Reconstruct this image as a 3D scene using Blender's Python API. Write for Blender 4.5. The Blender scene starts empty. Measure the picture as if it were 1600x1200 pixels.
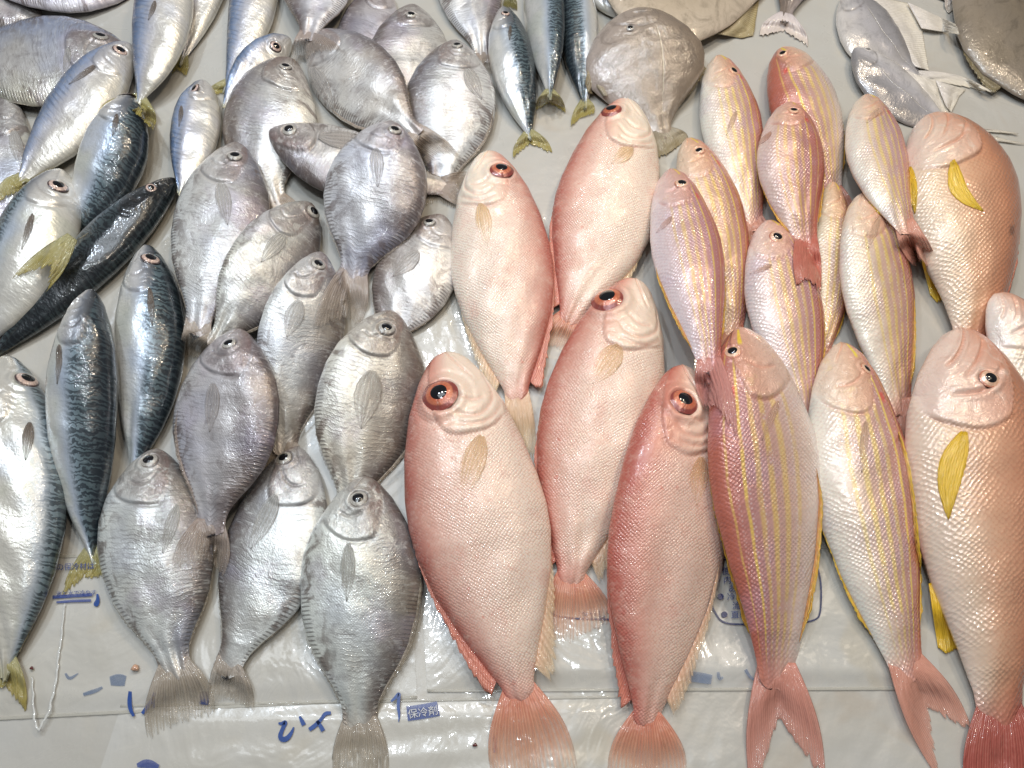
import bpy, math, random
import numpy as np

random.seed(7)
RNG = np.random.default_rng(11)
SC = bpy.context.scene
COL = SC.collection

# ------------------------------------------------------------------ camera
CAM_H, CAM_T, FPX = 0.60, math.radians(25.0), 1155.0
cd = bpy.data.cameras.new('camera')
cam = bpy.data.objects.new('camera', cd)
COL.objects.link(cam)
cam.location = (0, 0, CAM_H)
cam.rotation_euler = (CAM_T, 0, 0)
cd.sensor_width = 36.0
cd.lens = 36.0 * FPX / 1600.0
cd.clip_start, cd.clip_end = 0.01, 50.0
SC.camera = cam

# ------------------------------------------------------------------ world and lamps
W = bpy.data.worlds.new('World')
SC.world = W
W.use_nodes = True
W.node_tree.nodes['Background'].inputs[0].default_value = (0.94, 0.95, 1.0, 1)
W.node_tree.nodes['Background'].inputs[1].default_value = 0.10


def lamp(name, loc, target, size, power, color, shape='DISK'):
    l = bpy.data.lights.new(name, 'AREA')
    l.shape = shape
    if shape in ('RECTANGLE', 'ELLIPSE'):
        l.size, l.size_y = size
    else:
        l.size = size
    l.energy = power
    l.color = color
    o = bpy.data.objects.new(name, l)
    COL.objects.link(o)
    o.location = loc
    d = np.array(target, float) - np.array(loc, float)
    from mathutils import Vector
    o.rotation_euler = Vector(d).to_track_quat('-Z', 'Y').to_euler()
    return o


lamp('stall_canopy_light', (-0.40, 0.75, 1.75), (-.1, 0.3, 0), (1.2, 0.7), 7.0, (0.87, 0.935, 1.0), 'RECTANGLE')
lamp('stall_canopy_light', (0.75, 0.70, 1.7), (.2, 0.3, 0), (.7, 0.6), 2.6, (1.0, 0.84, 0.64), 'RECTANGLE')
for bx, by, bz, bp, bc in ((0.62, 0.95, 1.25, 2.6, (1.0, 0.82, 0.60)), (0.22, 1.25, 1.35, 2.6, (1.0, 0.87, 0.68)), (-0.18, 1.0, 1.3, 2.6, (0.94, 0.96, 0.98)),
                           (-0.60, 0.85, 1.25, 3.2, (0.76, 0.87, 1.0)), (-0.32, 0.25, 1.5, 2.4, (0.84, 0.92, 1.0)), (0.40, 0.30, 1.45, 1.8, (1.0, 0.87, 0.72)),
                           (0.02, 0.05, 1.55, 1.8, (0.88, 0.96, 1.0))):
    lamp('stall_bulb', (bx, by, bz), (bx * .5, .3, 0), 0.05, bp * 1.15, bc)

SC.view_settings.view_transform = 'Standard'
SC.view_settings.look = 'None'
SC.view_settings.exposure = 0.20
SC.view_settings.gamma = 1.0
SC.render.engine = 'CYCLES'
SC.cycles.use_denoising = True
SC.cycles.max_bounces = 6
SC.cycles.transparent_max_bounces = 12
SC.cycles.caustics_reflective = False
SC.cycles.caustics_refractive = False

# ------------------------------------------------------------------ where a ray of the camera meets a height
CT, ST = math.cos(CAM_T), math.sin(CAM_T)


def unproj(px, z):
    """pixel of the 1600x1200 photograph -> point at real height z on or above the counter"""
    px = np.asarray(px, float)
    z = np.asarray(z, float)
    x = (px[..., 0] - 800.0) / FPX
    y = -(px[..., 1] - 600.0) / FPX
    dy = y * CT + ST
    dz = y * ST - CT
    t = (z - CAM_H) / dz
    return np.stack([x * t, dy * t, np.broadcast_to(z, t.shape)], -1)


def proj(P):
    P = np.asarray(P, float)
    X, Y, Z = P[..., 0], P[..., 1], P[..., 2] - CAM_H
    yc = Y * CT + Z * ST
    zc = -Y * ST + Z * CT
    return np.stack([800 + FPX * X / -zc, 600 - FPX * yc / -zc], -1)


def px_size(P):
    """metres covered by one photograph pixel at P"""
    zc = -P[1] * ST + (P[2] - CAM_H) * CT
    return -zc / FPX


# height of everything laid down so far, so that each fish rests on what is below it
HX0, HY0, HS = -1.1, -0.55, 0.002
HNX, HNY = 1100, 900
HM = np.zeros((HNY, HNX))


def hget(P):
    ix = np.clip(((P[..., 0] - HX0) / HS).astype(int), 0, HNX - 1)
    iy = np.clip(((P[..., 1] - HY0) / HS).astype(int), 0, HNY - 1)
    return HM[iy, ix]


def hput(G):
    """splat a grid (m,n,3) of surface points"""
    for a in np.linspace(0, 1, 4)[:-1]:
        for b in np.linspace(0, 1, 3)[:-1]:
            Q = ((1 - a) * (1 - b) * G[:-1, :-1] + a * (1 - b) * G[1:, :-1] + (1 - a) * b * G[:-1, 1:] + a * b * G[1:, 1:])
            ix = np.clip(((Q[..., 0] - HX0) / HS).astype(int), 0, HNX - 1)
            iy = np.clip(((Q[..., 1] - HY0) / HS).astype(int), 0, HNY - 1)
            np.maximum.at(HM, (iy.ravel(), ix.ravel()), Q[..., 2].ravel())


# ------------------------------------------------------------------ mesh helpers
def obj(name, V, faces, mat, parent=None, attrs=None, smooth=True, org=(0, 0, 0)):
    me = bpy.data.meshes.new(name)
    V = np.asarray(V, float).reshape(-1, 3) - np.asarray(org, float)
    me.from_pydata(V.tolist(), [], faces)
    if smooth:
        me.polygons.foreach_set('use_smooth', [True] * len(me.polygons))
    for k, A in (attrs or {}).items():
        at = me.attributes.new(k, 'FLOAT_VECTOR', 'POINT')
        at.data.foreach_set('vector', np.asarray(A, np.float32).ravel())
    me.materials.append(mat)
    me.update()
    o = bpy.data.objects.new(name, me)
    COL.objects.link(o)
    if parent is not None:
        o.parent = parent
    return o


def grid_faces(m, n, off=0, wrap=False, flip=False):
    f = []
    for i in range(m - 1):
        for j in range(n if wrap else n - 1):
            a, b = off + i * n + j, off + i * n + (j + 1) % n
            c, d = off + (i + 1) * n + (j + 1) % n, off + (i + 1) * n + j
            f.append((a, d, c, b) if flip else (a, b, c, d))
    return f


def sheet(name, G, thick, mat, parent, org, attrs=None):
    """a thin solid sheet from a grid of points; thick (m,n) or number"""
    m, n = G.shape[:2]
    du = np.gradient(G, axis=0)
    dv = np.gradient(G, axis=1)
    N = np.cross(du, dv)
    N /= np.linalg.norm(N, axis=-1, keepdims=True) + 1e-12
    if N[..., 2].mean() < 0:
        N = -N
    T = np.broadcast_to(np.asarray(thick, float), (m, n))[..., None]
    V = np.concatenate([(G + N * T * .5).reshape(-1, 3), (G - N * T * .5).reshape(-1, 3)])
    k = m * n
    f = grid_faces(m, n) + grid_faces(m, n, k, flip=True)
    ring = [j for j in range(n)] + [i * n + n - 1 for i in range(1, m)] + [(m - 1) * n + j for j in range(n - 2, -1, -1)] + [i * n for i in range(m - 2, 0, -1)]
    for a, b in zip(ring, ring[1:] + ring[:1]):
        f.append((a, a + k, b + k, b))
    at = {kk: np.concatenate([A.reshape(-1, 3)] * 2) for kk, A in (attrs or {}).items()}
    return obj(name, V, f, mat, parent, at, org=org)


def smoothstep(x):
    x = np.clip(x, 0, 1)
    return x * x * (3 - 2 * x)


def vnoise(x, y, seed):
    """cheap smooth noise from a few sines"""
    r = np.random.default_rng(seed)
    o = 0
    for k in range(7):
        a = r.uniform(0, 6.28)
        fr = r.uniform(.6, 2.4)
        o = o + np.sin((x * math.cos(a) + y * math.sin(a)) * fr * 6.28 + r.uniform(0, 6.28))
    return o / 3.5


# ------------------------------------------------------------------ node helpers
class NT:
    def __init__(s, name):
        s.mat = bpy.data.materials.new(name)
        s.mat.use_nodes = True
        s.t = s.mat.node_tree
        s.t.nodes.clear()
        s.out = s.t.nodes.new('ShaderNodeOutputMaterial')

    def n(s, ty, **kw):
        nd = s.t.nodes.new('ShaderNode' + ty)
        for k, v in kw.items():
            setattr(nd, k, v)
        return nd

    def put(s, sock, v):
        if v is None:
            return
        if hasattr(v, 'is_output'):
            s.t.links.new(v, sock)
        elif isinstance(v, tuple) and len(v) == 3 and sock.type == 'RGBA':
            sock.default_value = (*v, 1)
        else:
            sock.default_value = v

    def m(s, op, a, b=None, c=None, clamp=False):
        nd = s.n('Math', operation=op, use_clamp=clamp)
        for i, v in enumerate((a, b, c)):
            s.put(nd.inputs[i], v)
        return nd.outputs[0]

    def vm(s, op, a, b=None):
        nd = s.n('VectorMath', operation=op)
        s.put(nd.inputs[0], a)
        s.put(nd.inputs[1], b)
        return nd.outputs[0]

    def mix(s, f, a, b, blend='MIX'):
        nd = s.n('Mix', data_type='RGBA', blend_type=blend)
        nd.clamp_factor = True
        s.put(nd.inputs[0], f)
        s.put(nd.inputs[6], a)
        s.put(nd.inputs[7], b)
        return nd.outputs[2]

    def ramp(s, f, stops, interp='LINEAR'):
        nd = s.n('ValToRGB')
        r = nd.color_ramp
        r.interpolation = interp
        while len(r.elements) < len(stops):
            r.elements.new(.5)
        for e, (p, c) in zip(r.elements, stops):
            e.position = p
            e.color = (*c, 1) if not isinstance(c, (int, float)) else (c, c, c, 1)
        s.put(nd.inputs[0], f)
        return nd.outputs[0]

    def sm(s, x, a, b):
        nd = s.n('MapRange', interpolation_type='SMOOTHSTEP')
        s.put(nd.inputs[0], x)
        nd.inputs[1].default_value = a
        nd.inputs[2].default_value = b
        return nd.outputs[0]

    def attr(s, name):
        a = s.n('Attribute', attribute_name=name)
        x = s.n('SeparateXYZ')
        s.t.links.new(a.outputs['Vector'], x.inputs[0])
        return x.outputs[0], x.outputs[1], x.outputs[2]

    def xyz(s, x, y, z=0.0):
        nd = s.n('CombineXYZ')
        for i, v in enumerate((x, y, z)):
            s.put(nd.inputs[i], v)
        return nd.outputs[0]

    def noise(s, vec, scale, detail=3.0, rough=.55, dist=0.0):
        nd = s.n('TexNoise')
        s.put(nd.inputs['Vector'], vec)
        nd.inputs['Scale'].default_value = scale
        nd.inputs['Detail'].default_value = detail
        nd.inputs['Roughness'].default_value = rough
        nd.inputs['Distortion'].default_value = dist
        return nd.outputs[0]

    def voro(s, vec, scale, rnd=.3, feat='F1', out='Distance'):
        nd = s.n('TexVoronoi', feature=feat)
        s.put(nd.inputs['Vector'], vec)
        nd.inputs['Scale'].default_value = scale
        nd.inputs['Randomness'].default_value = rnd
        return nd.outputs[out]

    def wave(s, vec, scale, dist=0.0, dscale=1.0, detail=2.0):
        nd = s.n('TexWave', wave_type='BANDS', bands_direction='X')
        s.put(nd.inputs['Vector'], vec)
        nd.inputs['Scale'].default_value = scale
        nd.inputs['Distortion'].default_value = dist
        nd.inputs['Detail'].default_value = detail
        nd.inputs['Detail Scale'].default_value = dscale
        return nd.outputs['Fac']

    def bump(s, h, strength=1.0, dist=1.0):
        nd = s.n('Bump')
        nd.inputs['Strength'].default_value = strength
        nd.inputs['Distance'].default_value = dist
        s.put(nd.inputs['Height'], h)
        return nd.outputs[0]

    def bsdf(s, color, rough=.4, metal=0.0, nrm=None, coat=0.0, coat_r=.08, sss=0.0, spec=.5, coat_n=None, alpha=None, sssr=(1, .5, .35)):
        b = s.n('BsdfPrincipled')
        s.put(b.inputs['Base Color'], color)
        s.put(b.inputs['Roughness'], rough)
        s.put(b.inputs['Metallic'], metal)
        b.inputs['Specular IOR Level'].default_value = spec
        s.put(b.inputs['Coat Weight'], coat)
        b.inputs['Coat Roughness'].default_value = coat_r
        if sss:
            b.inputs['Subsurface Weight'].default_value = sss
            b.inputs['Subsurface Radius'].default_value = sssr
            b.inputs['Subsurface Scale'].default_value = .004
        if nrm is not None:
            s.put(b.inputs['Normal'], nrm)
            s.put(b.inputs['Coat Normal'], coat_n if coat_n is not None else nrm)
        if alpha is not None:
            s.put(b.inputs['Alpha'], alpha)
        s.t.links.new(b.outputs[0], s.out.inputs[0])
        return b


def skin(name):
    """common start of a fish skin: attributes and a per-fish shifted coordinate in metres"""
    t = NT(name)
    s, d, head = t.attr('fish_shape')
    u, w, q = t.attr('fish_skin')
    oi = t.n('ObjectInfo')
    rnd = oi.outputs['Random']
    P = t.xyz(t.m('ADD', u, t.m('MULTIPLY', rnd, 13.0)), t.m('ADD', w, t.m('MULTIPLY', rnd, 7.0)), t.m('MULTIPLY', rnd, 3.0))
    return t, s, d, head, u, w, q, oi, rnd, P


def add(t, *a):
    r = a[0]
    for b in a[1:]:
        r = t.m('ADD', r, b)
    return r


def slit_crease_shade(t, col, amount=.7, c=(.10, .045, .04)):  # dark gill membrane in the slit, plus shade painted into the head creases
    g, k, e = t.attr('gill_mark_crease_shade')
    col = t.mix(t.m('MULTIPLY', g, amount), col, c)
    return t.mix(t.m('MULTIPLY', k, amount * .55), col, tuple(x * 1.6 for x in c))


def tint(t, col, oi):
    return t.mix(1.0, col, oi.outputs['Color'], 'MULTIPLY')


def scale_field(t, u, w, size, rnd=.25):
    """diamond lattice of scales, returns distance to the scale's centre and the scale's own random"""
    a = 0.7071 / size
    W_ = t.noise(t.xyz(u, w, 0.0), 45, 2)
    u = t.m('ADD', u, t.m('MULTIPLY', W_, size * 2.2))
    w = t.m('ADD', w, t.m('MULTIPLY', t.noise(t.xyz(w, u, 3.0), 38, 2), size * 2.0))
    x = t.m('MULTIPLY', t.m('ADD', u, w), a)
    y = t.m('MULTIPLY', t.m('SUBTRACT', u, w), a)
    v = t.xyz(x, y, 0.0)
    nd = t.n('TexVoronoi', feature='F1')
    nd.voronoi_dimensions = '2D'
    t.put(nd.inputs['Vector'], v)
    nd.inputs['Scale'].default_value = 1.0
    nd.inputs['Randomness'].default_value = rnd
    return nd.outputs['Distance'], nd.outputs['Color']


# ------------------------------------------------------------------ skins
def mat_butterfish(name, back=(.20, .17, .165), mid=(.68, .68, .665), belly=(.80, .81, .78), metal=.30, blue=.25):
    t, s, d, head, u, w, q, oi, rnd, P = skin(name)
    n1 = t.noise(P, 28, 4, .6)
    n2 = t.noise(P, 160, 4, .65)
    n3 = t.noise(P, 70, 3, .6, .6)
    dd = add(t, t.m('MULTIPLY', d, .5), .5, t.m('MULTIPLY', t.m('SUBTRACT', n1, .5), .34))
    col = t.ramp(dd, [(.0, belly), (.3, mid), (.56, tuple(.92 * c for c in mid)), (.70, tuple(.45 * a + .55 * b for a, b in zip(mid, back))), (.88, back), (1.0, tuple(.6 * c for c in back))])
    col = t.mix(t.m('MULTIPLY', t.sm(n3, .50, .66), .5), col, (.28, .25, .24))
    col = t.mix(t.m('MULTIPLY', t.sm(n2, .52, .7), .35), col, (.80, .80, .78))
    n4 = t.noise(P, 14, 2)
    col = t.mix(t.m('MULTIPLY', t.sm(n4, .48, .72), blue), col, (.50, .58, .80))
    col = t.mix(t.m('MULTIPLY', t.sm(n4, .5, .25), .26), col, (.70, .58, .40))
    # myomere lines across the flank, and the short ray marks along both edges
    warp = t.m('MULTIPLY', t.m('SUBTRACT', t.noise(P, 55, 3, .6), .5), .010)
    wv = t.xyz(add(t, u, warp, t.m('MULTIPLY', t.m('ABSOLUTE', d), .010)), t.m('MULTIPLY', w, .22), t.m('MULTIPLY', rnd, 9.0))
    rib = t.wave(wv, 84, 3.4, 1.3, 3)
    strk = t.noise(t.xyz(t.m('MULTIPLY', u, 430.0), t.m('MULTIPLY', w, 75.0), t.m('MULTIPLY', rnd, 40.0)), 1.0, 3, .6, .6)
    body = t.m('SUBTRACT', 1.0, head)
    ribm = t.m('MULTIPLY', t.m('MULTIPLY', t.sm(rib, .70, .98), body), t.sm(t.noise(P, 32, 3), .42, .64))
    col = t.mix(t.m('MULTIPLY', ribm, .42), col, (.20, .18, .18))
    col = t.mix(t.m('MULTIPLY', t.m('MULTIPLY', t.sm(strk, .52, .70), body), .34), col, (.20, .18, .18))
    col = t.mix(t.m('MULTIPLY', t.m('MULTIPLY', t.sm(strk, .44, .30), body), .30), col, (.84, .84, .82))
    aq = t.m('ABSOLUTE', q)
    edge = t.m('MULTIPLY', t.sm(aq, .76, .84), t.sm(aq, .985, .95))
    tick = t.m('MULTIPLY', t.m('MULTIPLY', edge, t.sm(t.m('SINE', t.m('MULTIPLY', u, 2050.0)), -.1, .7)), t.sm(s, .40, .5))
    col = t.mix(t.m('MULTIPLY', tick, .62), col, (.10, .085, .08))
    n5 = t.noise(P, 19, 3, .6)
    col = t.mix(t.m('MULTIPLY', t.sm(n5, .52, .70), .28), col, (.54, .46, .60))
    n6 = t.noise(P, 46, 4, .7, .8)
    col = t.mix(t.m('MULTIPLY', t.m('MULTIPLY', t.sm(n6, .50, .62), t.sm(aq, .30, .9)), .8), col, (.17, .13, .115))
    col = t.mix(t.m('MULTIPLY', t.sm(s, .90, .99), .6), col, (.44, .36, .31))
    # head: browner crown, pale cheek
    hc = t.ramp(dd, [(.0, (.66, .64, .62)), (.42, (.50, .47, .45)), (.66, (.30, .23, .21)), (.95, (.20, .11, .10))])
    hc = t.mix(t.m('MULTIPLY', t.sm(n3, .46, .60), .6), hc, (.24, .20, .19))
    hc = t.mix(t.m('MULTIPLY', t.sm(t.noise(P, 95, 3, .6, 1.0), .54, .64), .55), hc, (.74, .73, .70))
    hc = t.mix(t.m('MULTIPLY', t.sm(s, .09, .0), .7), hc, (.16, .10, .09))
    col = t.mix(t.m('MULTIPLY', head, .78), col, hc)
    col = slit_crease_shade(t, col, 0.75, (0.085, 0.06, 0.055))
    col = tint(t, col, oi)
    sd, sc = scale_field(t, u, w, .0016, .6)
    h = add(t, t.m('MULTIPLY', t.m('MULTIPLY', rib, ribm), -.00010), t.m('MULTIPLY', t.m('MULTIPLY', strk, body), .00018), t.m('MULTIPLY', t.noise(P, 420, 3, .7), .0003),
            t.m('MULTIPLY', n3, .0009), t.m('MULTIPLY', sd, t.m('MULTIPLY', body, .00012)), t.m('MULTIPLY', tick, -.00018),
            t.m('MULTIPLY', t.m('MULTIPLY', t.noise(P, 130, 4, .7, 1.2), head), .0013))
    t.bsdf(col, t.m('ADD', .24, t.m('MULTIPLY', n2, .25)), metal, t.bump(h), .9, .05)
    return t.mat


def mat_mackerel(name):
    t, s, d, head, u, w, q, oi, rnd, P = skin(name)
    n1 = t.noise(P, 30, 3)
    n2 = t.noise(P, 190, 4, .65)
    dd = add(t, t.m('MULTIPLY', d, .5), .5, t.m('MULTIPLY', t.m('SUBTRACT', n1, .5), .14))
    col = t.ramp(dd, [(.0, (.74, .72, .66)), (.40, (.68, .68, .66)), (.58, (.48, .54, .62)), (.70, (.22, .29, .34)), (.84, (.045, .07, .085)), (.96, (.012, .018, .026))])
    wv = t.xyz(t.m('ADD', u, t.m('MULTIPLY', t.noise(P, 120, 3, .6), .016)), t.m('MULTIPLY', w, .40), t.m('MULTIPLY', rnd, 5.0))
    bars = t.wave(wv, 68, 5.0, 1.8, 2.5)
    bm = t.m('MULTIPLY', t.m('MULTIPLY', t.sm(bars, .45, .62), t.sm(dd, .56, .72)), t.m('SUBTRACT', 1.0, t.m('MULTIPLY', head, .75)))
    lite = t.m('MULTIPLY', t.m('MULTIPLY', t.sm(bars, .5, .2), t.sm(dd, .66, .8)), t.m('SUBTRACT', 1.0, t.m('MULTIPLY', t.sm(dd, .84, .98), .55)))
    col = t.mix(t.m('MULTIPLY', lite, .6), col, (.10, .14, .15))
    col = t.mix(t.m('MULTIPLY', bm, .80), col, (.010, .016, .022))
    col = t.mix(t.m('MULTIPLY', t.m('MULTIPLY', t.sm(t.noise(P, 18, 2), .5, .7), t.sm(dd, .78, .5)), .25), col, (.42, .56, .86))
    col = t.mix(t.m('MULTIPLY', t.m('MULTIPLY', t.sm(n2, .5, .66), t.sm(dd, .62, .4)), .35), col, (.46, .46, .43))
    col = t.mix(t.m('MULTIPLY', t.m('MULTIPLY', t.sm(t.noise(P, 26, 2), .5, .66), t.sm(dd, .6, .4)), .3), col, (.62, .66, .52))
    hc = t.ramp(dd, [(.0, (.72, .70, .66)), (.5, (.60, .58, .56)), (.68, (.18, .18, .2)), (.9, (.02, .02, .022))])
    col = t.mix(t.m('MULTIPLY', head, .8), col, hc)
    col = t.mix(t.m('MULTIPLY', t.sm(s, .93, 1.0), .7), col, (.40, .38, .20))
    col = slit_crease_shade(t, col, 0.7, (0.09, 0.07, 0.07))
    col = tint(t, col, oi)
    h = add(t, t.m('MULTIPLY', n2, .0004), t.m('MULTIPLY', t.noise(P, 60, 3), .0012), t.m('MULTIPLY', bars, .00005),
            t.m('MULTIPLY', t.m('MULTIPLY', t.noise(P, 120, 3, .6, 1.0), head), .0008))
    t.bsdf(col, .33, t.m('MULTIPLY', t.sm(dd, .8, .6), .32), t.bump(h), .9, .05)
    return t.mat


def mat_scad(name):
    t, s, d, head, u, w, q, oi, rnd, P = skin(name)
    n1 = t.noise(P, 30, 3)
    n2 = t.noise(P, 200, 4, .65)
    dd = add(t, t.m('MULTIPLY', d, .5), .5, t.m('MULTIPLY', t.m('SUBTRACT', n1, .5), .16))
    col = t.ramp(dd, [(.0, (.76, .72, .62)), (.35, (.74, .70, .64)), (.55, (.62, .62, .68)), (.70, (.40, .48, .66)), (.84, (.14, .22, .38)), (.97, (.04, .06, .10))])
    wv = t.xyz(t.m('ADD', u, t.m('MULTIPLY', d, .006)), t.m('MULTIPLY', w, .3), t.m('MULTIPLY', rnd, 5.0))
    bars = t.wave(wv, 52, 2.6, 1.5, 3)
    col = t.mix(t.m('MULTIPLY', t.m('MULTIPLY', t.sm(bars, .55, .95), t.sm(dd, .5, .68)), t.m('MULTIPLY', t.sm(n1, .4, .6), .45)), col, (.10, .13, .22))
    col = t.mix(t.m('MULTIPLY', t.sm(t.noise(P, 20, 2), .48, .68), .2), col, (.52, .62, .92))
    st = t.noise(t.xyz(t.m('MULTIPLY', u, 300.0), t.m('MULTIPLY', w, 70.0), t.m('MULTIPLY', rnd, 40.0)), 1.0, 3, .6, .6)
    col = t.mix(t.m('MULTIPLY', t.sm(st, .5, .68), .35), col, (.40, .38, .38))
    col = t.mix(t.m('MULTIPLY', t.sm(n2, .5, .68), .25), col, (.78, .74, .66))
    col = t.mix(t.m('MULTIPLY', head, .6), col, t.ramp(dd, [(.0, (.72, .68, .64)), (.55, (.56, .54, .54)), (.9, (.14, .15, .19))]))
    col = t.mix(t.m('MULTIPLY', t.sm(s, .93, 1.0), .7), col, (.40, .38, .20))
    col = slit_crease_shade(t, col, 0.6, (0.1, 0.08, 0.08))
    col = tint(t, col, oi)
    n3 = t.noise(t.xyz(t.m('MULTIPLY', u, 330.0), t.m('MULTIPLY', w, 90.0), t.m('MULTIPLY', rnd, 40.0)), 1.0, 3, .6, .6)
    h = add(t, t.m('MULTIPLY', n2, .0007), t.m('MULTIPLY', n3, .0003), t.m('MULTIPLY', t.noise(P, 60, 3), .0013), t.m('MULTIPLY', bars, .00005),
            t.m('MULTIPLY', t.m('MULTIPLY', t.noise(P, 120, 3, .6, 1.0), head), .0008))
    t.bsdf(col, t.m('ADD', .24, t.m('MULTIPLY', n3, .28)), .38, t.bump(h), .7, .07)
    return t.mat


def mat_bigeye(name):
    t, s, d, head, u, w, q, oi, rnd, P = skin(name)
    n1 = t.noise(P, 22, 3)
    n2 = t.noise(P, 75, 4, .65)
    dd = add(t, t.m('MULTIPLY', d, .5), .5, t.m('MULTIPLY', t.m('SUBTRACT', n1, .5), .15))
    col = t.ramp(dd, [(.0, (.81, .68, .58)), (.40, (.80, .63, .53)), (.66, (.77, .55, .46)), (.86, (.65, .34, .275)), (.97, (.46, .13, .10))])
    col = t.mix(t.m('MULTIPLY', t.sm(n2, .47, .72), .26), col, (.84, .68, .56))
    col = t.mix(t.m('MULTIPLY', t.sm(t.noise(P, 48, 3), .56, .72), .22), col, (.62, .22, .17))
    blot = t.m('MULTIPLY', t.sm(t.noise(P, 150, 2, .5), .66, .74), t.sm(dd, .4, .7))
    col = t.mix(t.m('MULTIPLY', blot, .5), col, (.60, .14, .10))
    body = t.m('SUBTRACT', 1.0, t.m('MULTIPLY', head, .92))
    sd, scv = scale_field(t, u, w, .0021, .34)
    rim = t.m('MULTIPLY', t.sm(sd, .38, .62), body)
    col = t.mix(t.m('MULTIPLY', rim, .42), col, (.54, .25, .18))
    xs = t.n('SeparateXYZ')
    t.t.links.new(scv, xs.inputs[0])
    col = t.mix(t.m('MULTIPLY', t.m('MULTIPLY', t.sm(xs.outputs[0], .6, 1.0), body), .10), col, (.92, .80, .72))
    hc = t.ramp(dd, [(.0, (.82, .70, .59)), (.48, (.80, .63, .51)), (.70, (.72, .38, .29)), (.92, (.50, .13, .09))])
    hc = t.mix(t.m('MULTIPLY', t.sm(t.noise(P, 60, 3), .5, .7), .3), hc, (.84, .62, .46))
    col = t.mix(t.m('MULTIPLY', head, .8), col, hc)
    # tail root reddens
    col = t.mix(t.m('MULTIPLY', t.sm(s, .86, 1.0), .45), col, (.66, .24, .19))
    col = slit_crease_shade(t, col, 0.6, (0.42, 0.15, 0.1))
    col = tint(t, col, oi)
    h = add(t, t.m('MULTIPLY', t.m('MULTIPLY', sd, t.m('MULTIPLY', body, t.sm(t.noise(P, 30, 3), .30, .6))), -.0006), t.m('MULTIPLY', t.noise(P, 45, 3), .0011), t.m('MULTIPLY', t.noise(P, 350, 3), .00016),
            t.m('MULTIPLY', t.m('MULTIPLY', t.noise(P, 85, 4, .6, 1.0), head), .0014))
    t.bsdf(col, t.m('ADD', .34, t.m('MULTIPLY', n2, .2)), .08, t.bump(h), .5, .10, sss=.18)
    return t.mat


def mat_threadfin(name):
    t, s, d, head, u, w, q, oi, rnd, P = skin(name)
    n1 = t.noise(P, 26, 3)
    n2 = t.noise(P, 110, 4, .6)
    dd = add(t, t.m('MULTIPLY', d, .5), .5, t.m('MULTIPLY', t.m('SUBTRACT', n1, .5), .12))
    col = t.ramp(dd, [(.0, (.78, .74, .68)), (.24, (.72, .58, .49)), (.46, (.62, .41, .34)), (.70, (.50, .27, .245)), (.92, (.48, .15, .10))])
    body = t.m('SUBTRACT', 1.0, head)
    # yellow stripes along the flank
    ds = t.m('ADD', d, t.m('MULTIPLY', t.m('SUBTRACT', t.noise(P, 30, 2), .5), .05))
    tot = None
    for c0, wd, k in ((-.40, .06, .55), (-.16, .085, .7), (.08, .08, .75), (.30, .07, .6), (.53, .045, 1.0), (.78, .03, .6)):
        st = t.m('MULTIPLY', t.sm(t.m('ABSOLUTE', t.m('SUBTRACT', ds, c0)), wd, wd * .25), k)
        tot = st if tot is None else t.m('MAXIMUM', tot, st)
    tot = t.m('MULTIPLY', t.m('MULTIPLY', tot, body), t.m('MULTIPLY', t.sm(t.noise(P, 60, 3), .22, .5), t.sm(s, .98, .85)))
    sd, scv = scale_field(t, u, w, .0027, .3)
    xs = t.n('SeparateXYZ')
    t.t.links.new(scv, xs.inputs[0])
    # shiny pearl rows between the stripes
    pearl = t.m('MULTIPLY', t.m('MULTIPLY', t.sm(sd, .42, .2), body), t.m('MULTIPLY', t.sm(t.m('SINE', t.m('MULTIPLY', ds, 30.0)), .0, .9), t.sm(t.m('ABSOLUTE', d), .85, .5)))
    col = t.mix(t.m('MULTIPLY', pearl, .36), col, (.86, .80, .78))
    col = t.mix(t.m('MULTIPLY', t.sm(n1, .5, .68), .22), col, (.58, .46, .62))
    col = t.mix(t.m('MULTIPLY', tot, .82), col, (.78, .58, .12))
    col = t.mix(t.m('MULTIPLY', t.m('MULTIPLY', t.sm(sd, .4, .62), body), .2), col, (.5, .24, .24))
    hc = t.ramp(dd, [(.0, (.80, .66, .56)), (.45, (.74, .47, .34)), (.8, (.66, .32, .21)), (.95, (.58, .21, .15))])
    hc = t.mix(t.m('MULTIPLY', t.sm(n2, .55, .7), .5), hc, (.80, .58, .30))
    col = t.mix(t.m('MULTIPLY', head, .85), col, hc)
    ysn = t.m('MULTIPLY', t.sm(t.m('ABSOLUTE', t.m('SUBTRACT', d, .30)), .10, .05), t.m('MULTIPLY', t.sm(s, .012, .02), t.sm(s, .075, .06)))
    col = t.mix(t.m('MULTIPLY', ysn, .8), col, (.85, .66, .02))
    spot = t.m('MULTIPLY', t.sm(s, .175, .19), t.m('MULTIPLY', t.sm(s, .225, .2), t.sm(t.m('ABSOLUTE', t.m('SUBTRACT', d, .62)), .10, .03)))
    col = t.mix(t.m('MULTIPLY', spot, .6), col, (.68, .04, .02))
    col = t.mix(t.m('MULTIPLY', t.sm(s, .9, 1.0), .75), col, (.68, .30, .22))
    col = slit_crease_shade(t, col, 0.55, (0.5, 0.18, 0.12))
    col = tint(t, col, oi)
    h = add(t, t.m('MULTIPLY', t.m('MULTIPLY', sd, t.m('MULTIPLY', body, t.sm(t.noise(P, 26, 3), .28, .6))), -.0007), t.m('MULTIPLY', t.noise(P, 55, 3), .0011), t.m('MULTIPLY', n2, .0003),
            t.m('MULTIPLY', t.m('MULTIPLY', t.noise(P, 150, 4, .7, 1.0), head), .0018))
    t.bsdf(col, .34, .12, t.bump(h), .55, .09, sss=.08)
    return t.mat


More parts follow.
